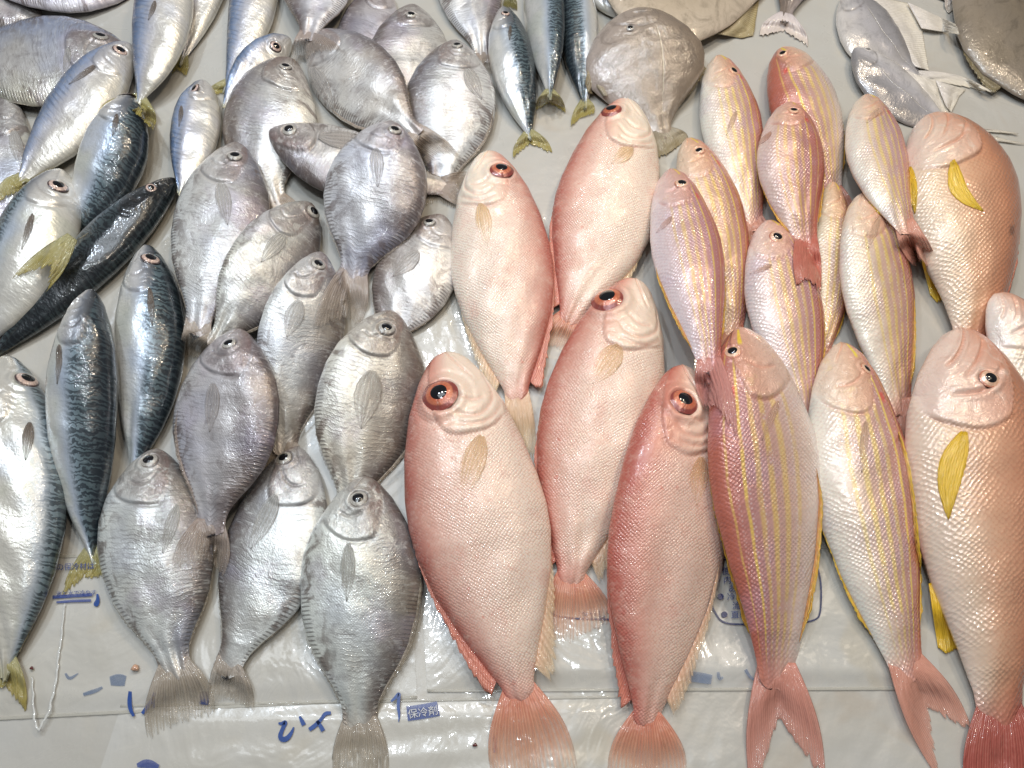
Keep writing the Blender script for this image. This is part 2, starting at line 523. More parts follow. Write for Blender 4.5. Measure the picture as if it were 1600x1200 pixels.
def mat_snapper(name):
    t, s, d, head, u, w, q, oi, rnd, P = skin(name)
    n1 = t.noise(P, 24, 3)
    n2 = t.noise(P, 90, 4, .6)
    dd = add(t, t.m('MULTIPLY', d, .5), .5, t.m('MULTIPLY', t.m('SUBTRACT', n1, .5), .16))
    col = t.ramp(dd, [(.0, (.80, .72, .64)), (.24, (.76, .60, .47)), (.44, (.70, .44, .30)), (.72, (.58, .28, .17)), (.94, (.36, .14, .085))])
    body = t.m('SUBTRACT', 1.0, t.m('MULTIPLY', head, .9))
    sd, scv = scale_field(t, u, w, .0034, .28)
    rim = t.m('MULTIPLY', t.sm(sd, .40, .60), body)
    col = t.mix(t.m('MULTIPLY', t.m('MULTIPLY', rim, .42), t.sm(dd, .2, .5)), col, (.52, .24, .16))
    hc = t.ramp(dd, [(.0, (.82, .72, .68)), (.4, (.80, .60, .52)), (.75, (.70, .36, .25)), (.95, (.56, .22, .15))])
    hc = t.mix(t.m('MULTIPLY', t.sm(t.noise(P, 50, 3, .6, .6), .5, .68), .55), hc, (.84, .76, .70))
    col = t.mix(t.m('MULTIPLY', head, .85), col, hc)
    sp = t.m('MULTIPLY', t.sm(t.m('ABSOLUTE', t.m('SUBTRACT', s, .58)), .025, .008), t.sm(t.m('ABSOLUTE', t.m('SUBTRACT', d, .62)), .11, .03))
    col = t.mix(t.m('MULTIPLY', sp, .55), col, (.06, .035, .03))
    col = t.mix(t.m('MULTIPLY', t.sm(s, .88, 1.0), .8), col, (.42, .12, .10))
    col = slit_crease_shade(t, col, 0.7, (0.3, 0.12, 0.08))
    col = tint(t, col, oi)
    h = add(t, t.m('MULTIPLY', t.m('MULTIPLY', sd, t.m('MULTIPLY', body, t.sm(t.noise(P, 26, 3), .28, .6))), -.0009), t.m('MULTIPLY', t.noise(P, 45, 3), .0012), t.m('MULTIPLY', n2, .0003),
            t.m('MULTIPLY', t.m('MULTIPLY', t.noise(P, 75, 4, .65, 1.2), head), .002))
    t.bsdf(col, .32, .10, t.bump(h), .6, .09, sss=.1)
    return t.mat


def mat_pomfret(name, back, mid, belly, metal=.25, rough_k=1.0):
    t, s, d, head, u, w, q, oi, rnd, P = skin(name)
    n1 = t.noise(P, 24, 4, .6)
    n2 = t.noise(P, 120, 4, .65)
    dd = add(t, t.m('MULTIPLY', d, .5), .5, t.m('MULTIPLY', t.m('SUBTRACT', n1, .5), .3))
    col = t.ramp(dd, [(.0, belly), (.45, mid), (.95, back)])
    col = t.mix(t.m('MULTIPLY', t.sm(t.noise(P, 52, 5, .7, .8), .46, .68), .5), col, tuple(c * .45 for c in mid))
    col = t.mix(t.m('MULTIPLY', t.sm(t.noise(P, 18, 2), .5, .7), .3), col, (.42, .36, .28))
    ll = t.m('MULTIPLY', t.sm(t.m('ABSOLUTE', t.m('SUBTRACT', d, .22)), .022, .008), t.sm(s, .2, .3))
    col = t.mix(t.m('MULTIPLY', ll, .45), col, (.62, .58, .46))
    col = slit_crease_shade(t, col, 0.7, (0.1, 0.08, 0.07))
    col = tint(t, col, oi)
    h = add(t, t.m('MULTIPLY', n2, .0006), t.m('MULTIPLY', t.noise(P, 55, 3, .6, .6), .002 * rough_k), t.m('MULTIPLY', t.noise(P, 420, 3, .7), .0004 * rough_k), t.m('MULTIPLY', ll, .0003))
    t.bsdf(col, .26, metal, t.bump(h), .85, .06)
    return t.mat


def mat_fin(name, c0, c1, ray, alpha=(.9, .45), rays=60.0, rough=.3, coat=.6):
    """c0 at the root, c1 at the tip; alpha root, tip.  fin_shape = (along 0..1, across 0..1, random)"""
    t = NT(name)
    a, b, r = t.attr('fin_shape')
    oi = t.n('ObjectInfo')
    P = t.xyz(t.m('MULTIPLY', a, 3.0), t.m('MULTIPLY', b, 26.0), t.m('MULTIPLY', oi.outputs['Random'], 9.0))
    n = t.noise(P, 1.0, 3, .6)
    ry = t.m('SINE', t.m('MULTIPLY', t.m('ADD', b, t.m('MULTIPLY', n, .012)), rays * 6.283))
    col = t.mix(t.m('ADD', a, t.m('MULTIPLY', t.m('SUBTRACT', n, .5), .8)), c0, c1)
    blot = t.noise(t.xyz(t.m('MULTIPLY', a, 2.2), t.m('MULTIPLY', b, 3.0), t.m('MULTIPLY', oi.outputs['Random'], 31.0)), 1.0, 3, .6)
    col = t.mix(t.m('MULTIPLY', t.m('MULTIPLY', t.sm(ry, .1, .9), t.sm(blot, .3, .6)), .32), col, ray)
    col = t.mix(t.m('MULTIPLY', t.sm(blot, .5, .7), .35), col, tuple(x * .55 for x in c0))
    col = tint(t, col, oi)
    al = t.m('ADD', t.m('MULTIPLY', t.m('POWER', a, .8), alpha[1] - alpha[0]), alpha[0])
    al = add(t, al, t.m('MULTIPLY', t.m('SUBTRACT', ry, .2), .10), t.m('MULTIPLY', t.m('SUBTRACT', blot, .5), .5))
    al = t.m('ADD', al, 0.0, clamp=True)
    h = add(t, t.m('MULTIPLY', ry, .00006), t.m('MULTIPLY', n, .0006), t.m('MULTIPLY', blot, .003))
    t.bsdf(col, rough, 0.0, t.bump(h), coat, .08, alpha=al)
    return t.mat


def mat_eye(name, iris_in, iris_out, rim, r1=.86):
    t = NT(name)
    r, a, z = t.attr('eye_shape')
    oi = t.n('ObjectInfo')
    n = t.noise(t.xyz(t.m('MULTIPLY', r, 2.0), t.m('MULTIPLY', t.m('SINE', a), 2.5), t.m('ADD', t.m('MULTIPLY', t.m('COSINE', a), 2.5), t.m('MULTIPLY', oi.outputs['Random'], 20.0))), 2.0, 3)
    col = t.ramp(r, [(.40, iris_in), (.64, iris_out), (r1 - .03, iris_out), (r1 + .04, rim), (1.0, rim)])
    col = t.mix(t.m('MULTIPLY', t.sm(n, .4, .7), .4), col, rim)
    t.bsdf(col, .18, .1, t.bump(t.m('MULTIPLY', n, .0005)), 1.0, .03)
    return t.mat


def mat_ink(name, col, alpha):
    t = NT(name)
    P = t.n('TexCoord').outputs['Object']
    n = t.noise(P, 130, 3)
    al = t.m('ADD', alpha, t.m('MULTIPLY', t.m('SUBTRACT', n, .5), alpha * .9), clamp=True)
    t.bsdf(col, .3, 0, None, .4, .06, alpha=al)
    return t.mat


def mat_plain(name, col, rough=.4, metal=0., coat=0., noise_amt=.15, scale=60., bump=.0003, alpha=None):
    t = NT(name)
    tc = t.n('TexCoord')
    n = t.noise(tc.outputs['Object'], scale, 4)
    c = t.mix(t.m('MULTIPLY', n, noise_amt * 2), col, tuple(x * .5 for x in col))
    t.bsdf(c, rough, metal, t.bump(t.m('MULTIPLY', n, bump)), coat, .06, alpha=alpha)
    return t.mat


M = {}
M['butterfish'] = mat_butterfish('butterfish_skin')
M['trevally'] = mat_butterfish('trevally_skin', (.36, .42, .58), (.62, .60, .58), (.62, .60, .48), .45, .5)
M['mackerel'] = mat_mackerel('mackerel_skin')
M['scad'] = mat_scad('scad_skin')
M['bigeye'] = mat_bigeye('bigeye_skin')
M['threadfin'] = mat_threadfin('threadfin_skin')
M['snapper'] = mat_snapper('snapper_skin')
M['pomfret'] = mat_pomfret('pomfret_skin', (.21, .17, .125), (.31, .27, .225), (.40, .36, .33), .06, .75)
M['silverpom'] = mat_pomfret('silver_pomfret_skin', (.30, .29, .30), (.58, .56, .58), (.80, .76, .72), .25, .4)
M['fin_grey'] = mat_fin('grey_fin', (.46, .38, .32), (.44, .36, .26), (.62, .56, .50), (.92, .16), 24)
M['pec_grey'] = mat_fin('clear_grey_fin', (.60, .58, .55), (.54, .50, .46), (.60, .57, .53), (.50, .15), 5)
M['pec_brown'] = mat_fin('clear_brown_fin', (.20, .15, .12), (.30, .25, .20), (.40, .36, .32), (.75, .15), 5)
M['pec_rose'] = mat_fin('clear_rose_fin', (.80, .50, .34), (.84, .62, .50), (.88, .70, .58), (.7, .05), 6)
M['pec_cream'] = mat_fin('clear_amber_fin', (.84, .54, .28), (.86, .62, .28), (.90, .72, .44), (.45, .0), 6)
M['fin_yellow'] = mat_fin('yellow_fin', (.42, .40, .22), (.45, .36, .07), (.60, .54, .20), (1., .5), 30)
M['fin_pink'] = mat_fin('pink_fin', (.68, .22, .14), (.78, .44, .26), (.86, .62, .46), (.95, .10), 22)
M['fin_rose'] = mat_fin('rose_fin', (.68, .30, .22), (.70, .34, .26), (.74, .44, .36), (.97, .42), 36)
M['fin_red'] = mat_fin('red_fin', (.60, .18, .13), (.66, .25, .18), (.78, .42, .30), (1., .9), 60)
M['fin_cream'] = mat_fin('cream_fin', (.78, .48, .32), (.76, .58, .36), (.88, .70, .50), (.9, .30), 22)
M['fin_gold'] = mat_fin('gold_fin', (.86, .56, .02), (.86, .60, .05), (.90, .70, .2), (1., .88), 10)
M['fin_amber'] = mat_fin('amber_fin', (.80, .50, .30), (.82, .55, .18), (.86, .66, .34), (1., .8), 16)
M['fin_goldedge'] = mat_fin('gold_edge_fin', (.66, .30, .10), (.82, .54, .04), (.72, .26, .1), (1., .95), 16)
M['fin_dark'] = mat_fin('dark_red_fin', (.42, .11, .09), (.40, .10, .08), (.62, .34, .26), (1., .95), 30)
M['fin_white'] = mat_fin('white_fin', (.84, .79, .75), (.80, .74, .62), (.9, .86, .82), (1., .9), 40)
M['fin_olive'] = mat_fin('olive_fin', (.32, .29, .22), (.26, .22, .12), (.44, .40, .3), (1., .9), 40)
M['eye_silver'] = mat_eye('silver_eye', (.34, .32, .30), (.46, .44, .40), (.17, .145, .13))
M['eye_pink'] = mat_eye('pink_ring_eye', (.42, .22, .18), (.70, .52, .44), (.08, .05, .05))
M['eye_red'] = mat_eye('red_eye', (.58, .12, .05), (.58, .19, .10), (.26, .06, .05), .74)
M['eye_gold'] = mat_eye('gold_eye', (.74, .48, .32), (.78, .52, .36), (.55, .22, .14))
tp = NT('pupil_black')
tp.bsdf((.006, .006, .008), .06, 0, None, 1.0, .02)
M['pupil'] = tp.mat

# ------------------------------------------------------------------ fish shapes: outline along the body, 0 = snout, 1 = root of the tail
PROF = {
    'butterfish': [(0, 0), (.008, .12), (.03, .25), (.08, .46), (.14, .63), (.22, .82), (.32, .95), (.43, 1), (.55, .97), (.66, .85), (.75, .66), (.83, .45), (.89, .325), (.94, .285), (1, .30)],
    'mackerel': [(0, 0), (.012, .17), (.05, .38), (.12, .62), (.2, .82), (.32, .97), (.42, 1), (.55, .95), (.68, .8), (.8, .57), (.9, .32), (.97, .15), (1, .12)],
    'bigeye': [(0, 0), (.008, .16), (.03, .30), (.08, .48), (.165, .70), (.275, .87), (.385, .97), (.47, 1), (.55, .97), (.66, .85), (.79, .6), (.88, .39), (.95, .24), (1, .23)],
    'threadfin': [(0, 0), (.01, .16), (.05, .42), (.12, .64), (.2, .8), (.32, .96), (.4, 1), (.51, .97), (.67, .8), (.84, .52), (.95, .36), (1, .33)],
    'snapper': [(0, 0), (.01, .20), (.04, .38), (.1, .61), (.2, .85), (.3, .97), (.38, 1), (.5, .95), (.65, .77), (.8, .52), (.92, .34), (1, .3)],
    'pomfret': [(0, 0), (.01, .2), (.04, .36), (.1, .56), (.2, .78), (.33, .96), (.42, 1), (.55, .93), (.7, .66), (.82, .38), (.92, .2), (1, .17)],
}
PROF['scad'] = PROF['mackerel']
PROF['trevally'] = PROF['butterfish']
PROF['silverpom'] = PROF['mackerel']
THP = [(0, .05), (.015, .3), (.06, .56), (.14, .8), (.25, .96), (.36, 1), (.55, .88), (.75, .58), (.88, .34), (.95, .20), (1, .10)]
# thickness : half width, gill edge (s at middle, curve), step, mouth and cheek creases in (s, q)
SP = {
    'butterfish': dict(th=.40, g=(.27, .10, -.05), hop=.0020, cr=[([(.0, -.05), (.05, -.28), (.075, -.36)], .0011), ([(.12, .25), (.17, .0), (.185, -.25), (.16, -.5)], .0009)], eye='eye_silver', tail='fin_grey', kind='silver_butterfish', cat='butterfish'),
    'trevally': dict(th=.36, g=(.30, .10, -.05), hop=.0022, cr=[([(.0, -.2), (.05, -.4), (.08, -.5)], .0012), ([(.14, .2), (.20, -.1), (.2, -.4), (.16, -.6)], .0012)], eye='eye_silver', tail='fin_grey', kind='silver_trevally', cat='trevally'),
    'mackerel': dict(th=.80, g=(.25, .09, -.1), hop=.0020, cr=[([(.0, -.0), (.05, -.25), (.11, -.42)], .0009), ([(.15, .2), (.185, -.1), (.18, -.5)], .0007)], eye='eye_pink', tail='fin_yellow', kind='mackerel', cat='mackerel'),
    'scad': dict(th=.66, g=(.25, .09, -.1), hop=.0020, cr=[([(.0, -.0), (.05, -.25), (.11, -.42)], .0009), ([(.15, .2), (.185, -.1), (.18, -.5)], .0007)], eye='eye_pink', tail='fin_yellow', kind='round_scad', cat='scad'),
    'bigeye': dict(th=.50, g=(.262, .07, -.15), hop=.0012, cr=[([(.0, .12), (.03, -.15), (.075, -.42), (.10, -.56)], .0014), ([(.185, .1), (.215, -.1), (.222, -.4), (.19, -.66), (.15, -.84), (.09, -.9)], .0012), ([(.15, -.05), (.178, -.35), (.165, -.6)], .0009), ([(.235, .0), (.247, -.3), (.23, -.6), (.19, -.85)], .0008)], eye='eye_red', tail='fin_pink', kind='red_bigeye', cat='bigeye'),
    'threadfin': dict(th=.60, g=(.235, .08, -.1), hop=.0015, cr=[([(.0, -.05), (.04, -.35), (.07, -.5)], .0009), ([(.12, .25), (.155, -.1), (.15, -.5)], .0007)], eye='eye_gold', tail='fin_rose', kind='threadfin_bream', cat='bream'),
    'snapper': dict(th=.55, g=(.285, .09, -.1), hop=.0026, cr=[([(.0, .05), (.05, -.2), (.10, -.45), (.11, -.6)], .0018), ([(.06, .35), (.11, .0), (.15, -.3)], .0012), ([(.14, .35), (.20, .0), (.19, -.5)], .0012)], eye='eye_gold', tail='fin_dark', kind='pink_snapper', cat='snapper'),
    'pomfret': dict(th=.26, g=(.20, .1, -.1), hop=.0006, cr=[([(.12, .12), (.20, .10), (.30, .06), (.42, .0)], .0010), ([(.0, -.1), (.04, -.25)], .0008), ([(.08, .35), (.09, .0), (.08, -.3)], .0012)], eye='eye_silver', tail='fin_olive', kind='black_pomfret', cat='pomfret'),
    'silverpom': dict(th=.34, g=(.2, .1, -.1), hop=.0006, cr=[([(.12, .1), (.2, .05), (.26, -.1)], .0008), ([(.0, -.1), (.04, -.25)], .0008)], eye='eye_silver', tail='fin_white', kind='silver_pomfret', cat='pomfret'),
}


def interp(prof, s):
    """smooth interpolation of a profile: the first stretch follows a square root so that snouts are round"""
    xs, ys = zip(*prof)
    f = np.interp(s, xs, ys)
    for _ in range(2):
        g = f.copy()
        g[2:-2] = (f[:-4] + 2 * f[1:-3] + 3 * f[2:-2] + 2 * f[3:-1] + f[4:]) / 9
        f = g
    return f


def hull_at(s, r, s0):
    """height at every s of the concave hull above r, and the tangent line at s0"""
    idx = []
    for i in range(len(s)):
        while len(idx) >= 2:
            a, b = idx[-2], idx[-1]
            if (r[b] - r[a]) * (s[i] - s[a]) <= (r[i] - r[a]) * (s[b] - s[a]):
                idx.pop()
            else:
                break
        idx.append(i)
    hs, hr = s[idx], r[idx]
    hull = np.interp(s, hs, hr)
    k = int(np.clip(np.searchsorted(hs, s0) - 1, 0, len(hs) - 2))
    sl = (hr[k + 1] - hr[k]) / (hs[k + 1] - hs[k])
    return hull, hr[k] + sl * (s - hs[k])


def crease_dist(S, Q, L, Wm, pts):
    """distance in metres from each (s,q) to a crease polyline"""
    X, Y = S * L, Q * Wm
    pts = np.array(pts, float)
    # round the polyline
    for _ in range(3):
        q = [pts[0]]
        for a, b in zip(pts[:-1], pts[1:]):
            q += [a * .75 + b * .25, a * .25 + b * .75]
        q.append(pts[-1])
        pts = np.array(q)
    D = np.full(S.shape, 9.0)
    taper = np.linspace(0, 1, len(pts) - 1)
    A = np.zeros(S.shape)
    for i in range(len(pts) - 1):
        ax, ay = pts[i][0] * L, pts[i][1] * Wm
        bx, by = pts[i + 1][0] * L, pts[i + 1][1] * Wm
        dx, dy = bx - ax, by - ay
        t = np.clip(((X - ax) * dx + (Y - ay) * dy) / (dx * dx + dy * dy + 1e-12), 0, 1)
        dd = np.hypot(X - ax - t * dx, Y - ay - t * dy)
        m = dd < D
        D = np.where(m, dd, D)
        A = np.where(m, math.sin(math.pi * min(max(taper[i], .08), .92)) ** .5, A)
    return D, A


class Fish:
    pass


NFISH = [0]


def fish(sp, label, snout, mid, tail, wd, wv, D, eye=None, roll=0.0, tf='auto', pec=None, tint=(1, 1, 1), fins=None, lift=0.0, group=None, kind=None, thk=1.0, pecmat=None, extra=None, tmat=None, bite=.0022):
    """snout, mid, tail: the body's middle line in the photograph; wd, wv: half widths towards back and belly;
    D: +1 when the back lies to the image left of a head-up fish"""
    NFISH[0] += 1
    MS, NTOP, NBOT = (210, 72, 14) if wd + wv > 128 else (140, 46, 12)
    seed = NFISH[0]
    rg = np.random.default_rng(seed)
    C = SP[sp]
    F = Fish()
    A0, A1, A2 = (np.array(p, float) for p in (snout, mid, tail))
    d1, d2 = np.linalg.norm(A1 - A0), np.linalg.norm(A2 - A1)
    tm = d1 / (d1 + d2)

    def axis(s):
        s = np.asarray(s, float)[..., None]
        l0 = (s - tm) * (s - 1) / (tm)
        l1 = s * (s - 1) / (tm * (tm - 1))
        l2 = s * (s - tm) / (1 - tm)
        return A0 * l0 + A1 * l1 + A2 * l2

    def nrm(s):
        e = 1e-3
        t = axis(np.asarray(s) + e) - axis(np.asarray(s) - e)
        t /= np.linalg.norm(t, axis=-1, keepdims=True)
        return np.stack([-t[..., 1], t[..., 0]], -1), t

    prof = PROF[sp]
    g = np.linspace(0, 1, 400)
    pv = interp(prof, g)
    # irregular, hand-laid outline
    pd_ = pv * (1 + .018 * vnoise(g * 1.3, g * 0, seed))
    pv_ = pv * (1 + .018 * vnoise(g * 1.3, g * 0 + 5, seed + 500))
    tp_ = interp(THP, g)
    endr = np.sqrt(np.clip(1 - ((g - .962) / .0385).clip(0, 1) ** 2, 0, 1))
    ef = .02 if sp == 'bigeye' else .93
    pd_ = pd_ * np.maximum(endr, ef)
    pv_ = pv_ * np.maximum(endr, ef)
    if sp == 'bigeye':
        tp_ = tp_ * np.maximum(endr, .02)
    else:
        tp_ = tp_ * (.03 + .97 * ((1 - g) / .13).clip(0, 1) ** .9)

    def pix(s, q):
        n, _ = nrm(s)
        off = np.where(q >= 0, q * wd * np.interp(s, g, pd_), q * wv * np.interp(s, g, pv_)) * D
        return axis(s) + n * off[..., None]

    mp = unproj(axis(np.array([.4])), np.array([.02]))[0]
    px = px_size(mp)
    half = .5 * (wd + wv) * px
    th0 = half * C['th'] * thk
    # ---- let it settle on what lies below: the lowest plane that clears it
    ss = np.linspace(0.02, 1, 30)
    qs = np.linspace(-.72, .72, 7)
    Sg, Qg = np.meshgrid(ss, qs, indexing='ij')
    Z = np.full(Sg.shape, th0)
    wmean = .5 * (np.interp(ss, g, pd_) + np.interp(ss, g, pv_))
    for _ in range(4):
        P = unproj(pix(Sg, Qg), Z)
        under = th0 * np.interp(Sg, g, tp_) * .82 * np.cos(np.arcsin(Qg)) ** 1.1
        req = hget(P) + under - bite
        best = None
        for c in np.linspace(-.38, .38, 9):
            lat = c * Qg * half * wmean[:, None]
            r = (req - lat).max(axis=1)
            hull, line = hull_at(ss, r, .42)
            zc = np.interp(.42, ss, line)
            cost = zc + .006 * abs(c)
            if best is None or cost < best[0]:
                best = (cost, c, .72 * line + .28 * hull)
        _, cl, zl = best
        zl = np.maximum(zl, .003)
        k = np.ones(5) / 5
        zl = np.convolve(np.pad(zl, 2, mode='edge'), k, 'valid') + lift
        Z = zl[:, None] + cl * Qg * half * wmean[:, None]
    F.zl = lambda s: np.interp(s, ss, zl)

    # ---- body
    base = unproj(axis(np.array(.5)), np.array(float(F.zl(.5))))
    org = (base[0], base[1], max(0.0, float(F.zl(.5)) - th0 * .8))
    root = bpy.data.objects.new(kind or C['kind'], None)
    root.empty_display_size = .02
    root.location = org
    COL.objects.link(root)
    root['label'] = label
    root['category'] = C['cat']
    root['group'] = group or {'butterfish': 'silver butterfish heaped on the counter', 'trevally': 'silver trevally at the edge of the counter',
                              'mackerel': 'mackerel laid on the counter', 'scad': 'round scad laid on the counter', 'bigeye': 'red bigeye fish laid in the middle',
                              'threadfin': 'striped threadfin bream on the counter', 'snapper': 'pink snapper on the right of the counter',
                              'pomfret': 'dark pomfret at the back of the counter', 'silverpom': 'silver pomfret at the back of the counter'}[sp]
    tt = np.linspace(0, 1, MS)
    s1 = tt ** 1.35
    s1 = np.where(s1 > .93, 1 - .07 * ((1 - s1) / .07) ** 1.8, s1)
    s1[0] = 0.0008
    ph = np.concatenate([np.linspace(-math.pi / 2, math.pi / 2, NTOP), np.linspace(math.pi / 2, 3 * math.pi / 2, NBOT + 2)[1:-1]])
    nr = len(ph)
    S, PH = np.meshgrid(s1, ph, indexing='ij')
    Q = np.sin(PH)
    top = np.cos(PH)
    wloc = .5 * (np.interp(S, g, pd_) + np.interp(S, g, pv_))
    zc = F.zl(S) + cl * Q * half * wloc
    Se = S + (.034 if sp != 'bigeye' else .0) * (1 - Q ** 2 + .25 * vnoise(Q * .8, S * 0, seed + 5)) * smoothstep((S - .87) / .13)
    P = unproj(pix(Se, Q), zc)
    Lm = float(np.linalg.norm(unproj(axis(np.array(0.)), F.zl(0.)) - unproj(axis(np.array(1.)), F.zl(1.))))
    tl = th0 * np.interp(S, g, tp_)
    ex = 1.12 if sp not in ('mackerel', 'scad', 'silverpom') else .95
    zo = np.where(top >= 0, np.abs(top) ** ex, -.82 * np.abs(top) ** 1.1) * tl
    istop = (top >= -1e-6)
    # gill cover, creases, soft dents
    Wm = half * np.maximum(wloc, .15)
    gs, gc, gq = C['g']
    gn = .006 * vnoise(Q * .7, Q * 0, seed + 9)
    sg = gs - 1.5 * gc * (Q - gq) ** 2 + gn - .13 * smoothstep((Q - .22) / .55)
    dist = (sg - S) * Lm
    head = smoothstep((dist + .012 * .18 * vnoise(S * 4, Q * 2, seed + 40)) / .010 + .45)
    hk = Lm / .25
    fade = smoothstep((.93 - np.abs(Q)) / .25) * (.35 + .65 * smoothstep((.62 - Q) / .4)) * (.75 + .25 * vnoise(Q, S * 0 + 2, seed + 60))
    dz = C['hop'] * hk * smoothstep(dist / .0022 + .5) * smoothstep((S - .05) / .1) * fade
    dz -= .0016 * hk * np.exp(-((dist + .0017) / .0016) ** 2) * fade
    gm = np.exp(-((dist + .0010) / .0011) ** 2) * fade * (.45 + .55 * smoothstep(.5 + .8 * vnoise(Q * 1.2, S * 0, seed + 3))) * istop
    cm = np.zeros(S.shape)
    for pts, dep in C['cr']:
        dd, aa = crease_dist(S, Q, Lm, half, pts)
        wdt = .0013 * max(hk, .6)
        dep = dep * {'snapper': 2.6, 'bigeye': 1.25}.get(sp, 1.9)
        cm = np.maximum(cm, aa * np.exp(-(dd / (wdt * .8)) ** 2) * istop)  # mask for the shade painted along mouth and cheek creases
        dz -= dep * hk * aa * np.exp(-(dd / wdt) ** 2)
        dz += .35 * dep * hk * aa * np.exp(-((dd - 2.6 * wdt) / (1.6 * wdt)) ** 2)
    dz += .0011 * vnoise(S * 3.0, Q * .8, seed + 20) * top.clip(0, 1) * smoothstep(S / .1)
    dz *= istop
    P[..., 2] += zo + dz * top.clip(0, 1) ** .4
    F.top_idx = ph[:NTOP]
    if eye:
        # the eye sits in a socket with a soft raised ring
        gp0 = proj(P[:, :NTOP])
        k0 = np.argmin(((gp0 - np.array(eye[:2], float)) ** 2).sum(-1))
        c0 = P[:, :NTOP].reshape(-1, 3)[k0].copy()
        re = eye[2] * px_size(c0)
        rr_ = np.linalg.norm(P - c0, axis=-1) / re
        zz_ = .15 * re * np.exp(-((rr_ - 1.22) / .20) ** 2) - .20 * re * smoothstep((1.04 - rr_) / .22)
        zz_ -= .06 * re * np.exp(-((rr_ - 1.75) / .16) ** 2)
        P[..., 2] += zz_ * istop
    G = P[:, :NTOP]
    # ends
    V = P.reshape(-1, 3)
    f = grid_faces(MS, nr, wrap=True)
    cap0 = len(V)
    V = np.concatenate([V, P[0].mean(0)[None], P[-1].mean(0)[None]])
    for j in range(nr):
        f.append((cap0, (j + 1) % nr, j))
        o = (MS - 1) * nr
        f.append((cap0 + 1, o + j, o + (j + 1) % nr))
    psi = PH + roll
    d = np.sin(psi)
    fa = np.stack([S, d, head * istop + (1 - istop) * (S < gs)], -1).reshape(-1, 3)
    u = S * Lm
    ring = np.linalg.norm(np.diff(P, axis=1), axis=-1)
    w = Q * half * wloc + np.sign(Q) * np.abs(zo) * .0
    fb = np.stack([u, w, Q], -1).reshape(-1, 3)
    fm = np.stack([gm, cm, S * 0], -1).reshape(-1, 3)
    fm = np.concatenate([fm, fm[:1], fm[-1:]])
    fa = np.concatenate([fa, fa[:1], fa[-1:]])
    fb = np.concatenate([fb, fb[:1], fb[-1:]])
    col = (*tint, 1)
    b = obj('body', V, f, M[sp], root, {'fish_shape': fa, 'fish_skin': fb, 'gill_mark_crease_shade': fm}, org=org)
    b.color = col
    GP = proj(G)
    tu = np.gradient(G, axis=0)
    tv = np.gradient(G, axis=1)
    N = np.cross(tu, tv)
    N /= np.linalg.norm(N, axis=-1, keepdims=True) + 1e-12
    if N[..., 2].mean() < 0:
        N = -N

    def surf(p):
        """point and normal of the upper side seen at pixel p"""
        dd = ((GP - np.array(p, float)) ** 2).sum(-1).ravel()
        k = np.argpartition(dd, 6)[:6]
        wgt = 1 / (dd[k] + .3)
        wgt /= wgt.sum()
        pt = (G.reshape(-1, 3)[k] * wgt[:, None]).sum(0)
        nn = (N.reshape(-1, 3)[k] * wgt[:, None]).sum(0)
        return pt, nn / np.linalg.norm(nn), k[np.argmin(dd[k])]

    # ---- eye
    if eye:
        c, nn, k = surf(eye[:2])
        i, j = divmod(k, NTOP)
        r0 = eye[2] * px_size(c)
        ta = tu[i, j] / np.linalg.norm(tu[i, j])
        tb = np.cross(nn, ta)
        tb /= np.linalg.norm(tb)
        ta = np.cross(tb, nn)

        def dome(name, rad, rise, lift_, mat, par, prof_n=12, seg=28, rim=False):
            rr = np.linspace(0, 1, prof_n)
            V, at = [], []
            for a in rr:
                for t in np.linspace(0, 2 * math.pi, seg, endpoint=False):
                    hh = rise * rad * (1 - a * a) + lift_ * r0
                    V.append(c + (ta * math.cos(t) + tb * math.sin(t)) * rad * a + nn * hh)
                    at.append((a, t, 0))
            return obj(name, V, grid_faces(prof_n, seg, wrap=True), mat, par, {'eye_shape': at}, org=org)
        e = dome('eye', r0 * 1.05, .36, .03, M[C['eye']], root, rim=True)
        pr = .58 if sp != 'bigeye' else .48
        p_ = dome('pupil', r0 * pr, .36 * pr + .05, .36 * (1 - pr * pr) + .055, M['pupil'], e)

    # ---- fins lying on or out from the body
    def edge_strip(name, side, prof_h, mat, sweep=.6, z_off=0., m=60, n=6, jag=.15):
        sa, sb = prof_h[0][0], prof_h[-1][0]
        sv = np.linspace(sa, sb, m)
        hh = np.interp(sv, *zip(*prof_h)) * (1 + jag * (rg.random(m) - .5) * 2)
        base_q = .93 * side
        nn, tg = nrm(sv)
        e0 = pix(sv, np.full(m, base_q))
        av = np.linspace(0, 1, n)
        pxs = e0[:, None] + (nn[:, None] * D * side * av[None, :, None] + tg[:, None] * sweep * av[None, :, None]) * hh[:, None, None]
        zc0 = F.zl(sv)[:, None] + cl * base_q * half * wloc[0, 0] * 0
        zz = zc0 + (.0 - .25 * av[None, :] * hh[:, None] * px) + z_off
        Gp = unproj(pxs, zz)
        zf = np.maximum(zz, hget(Gp) + .0008)
        Gp = unproj(pxs, zf)
        fs = np.stack([np.broadcast_to(av[None], (m, n)), np.broadcast_to(np.linspace(0, 1, m)[:, None], (m, n)), np.zeros((m, n))], -1)
        o = sheet(name, Gp, .0007 * (1 - .6 * av[None, :]) * np.ones((m, 1)), mat, root, org, {'fin_shape': fs})
        o.color = col
        return Gp

    grids = []
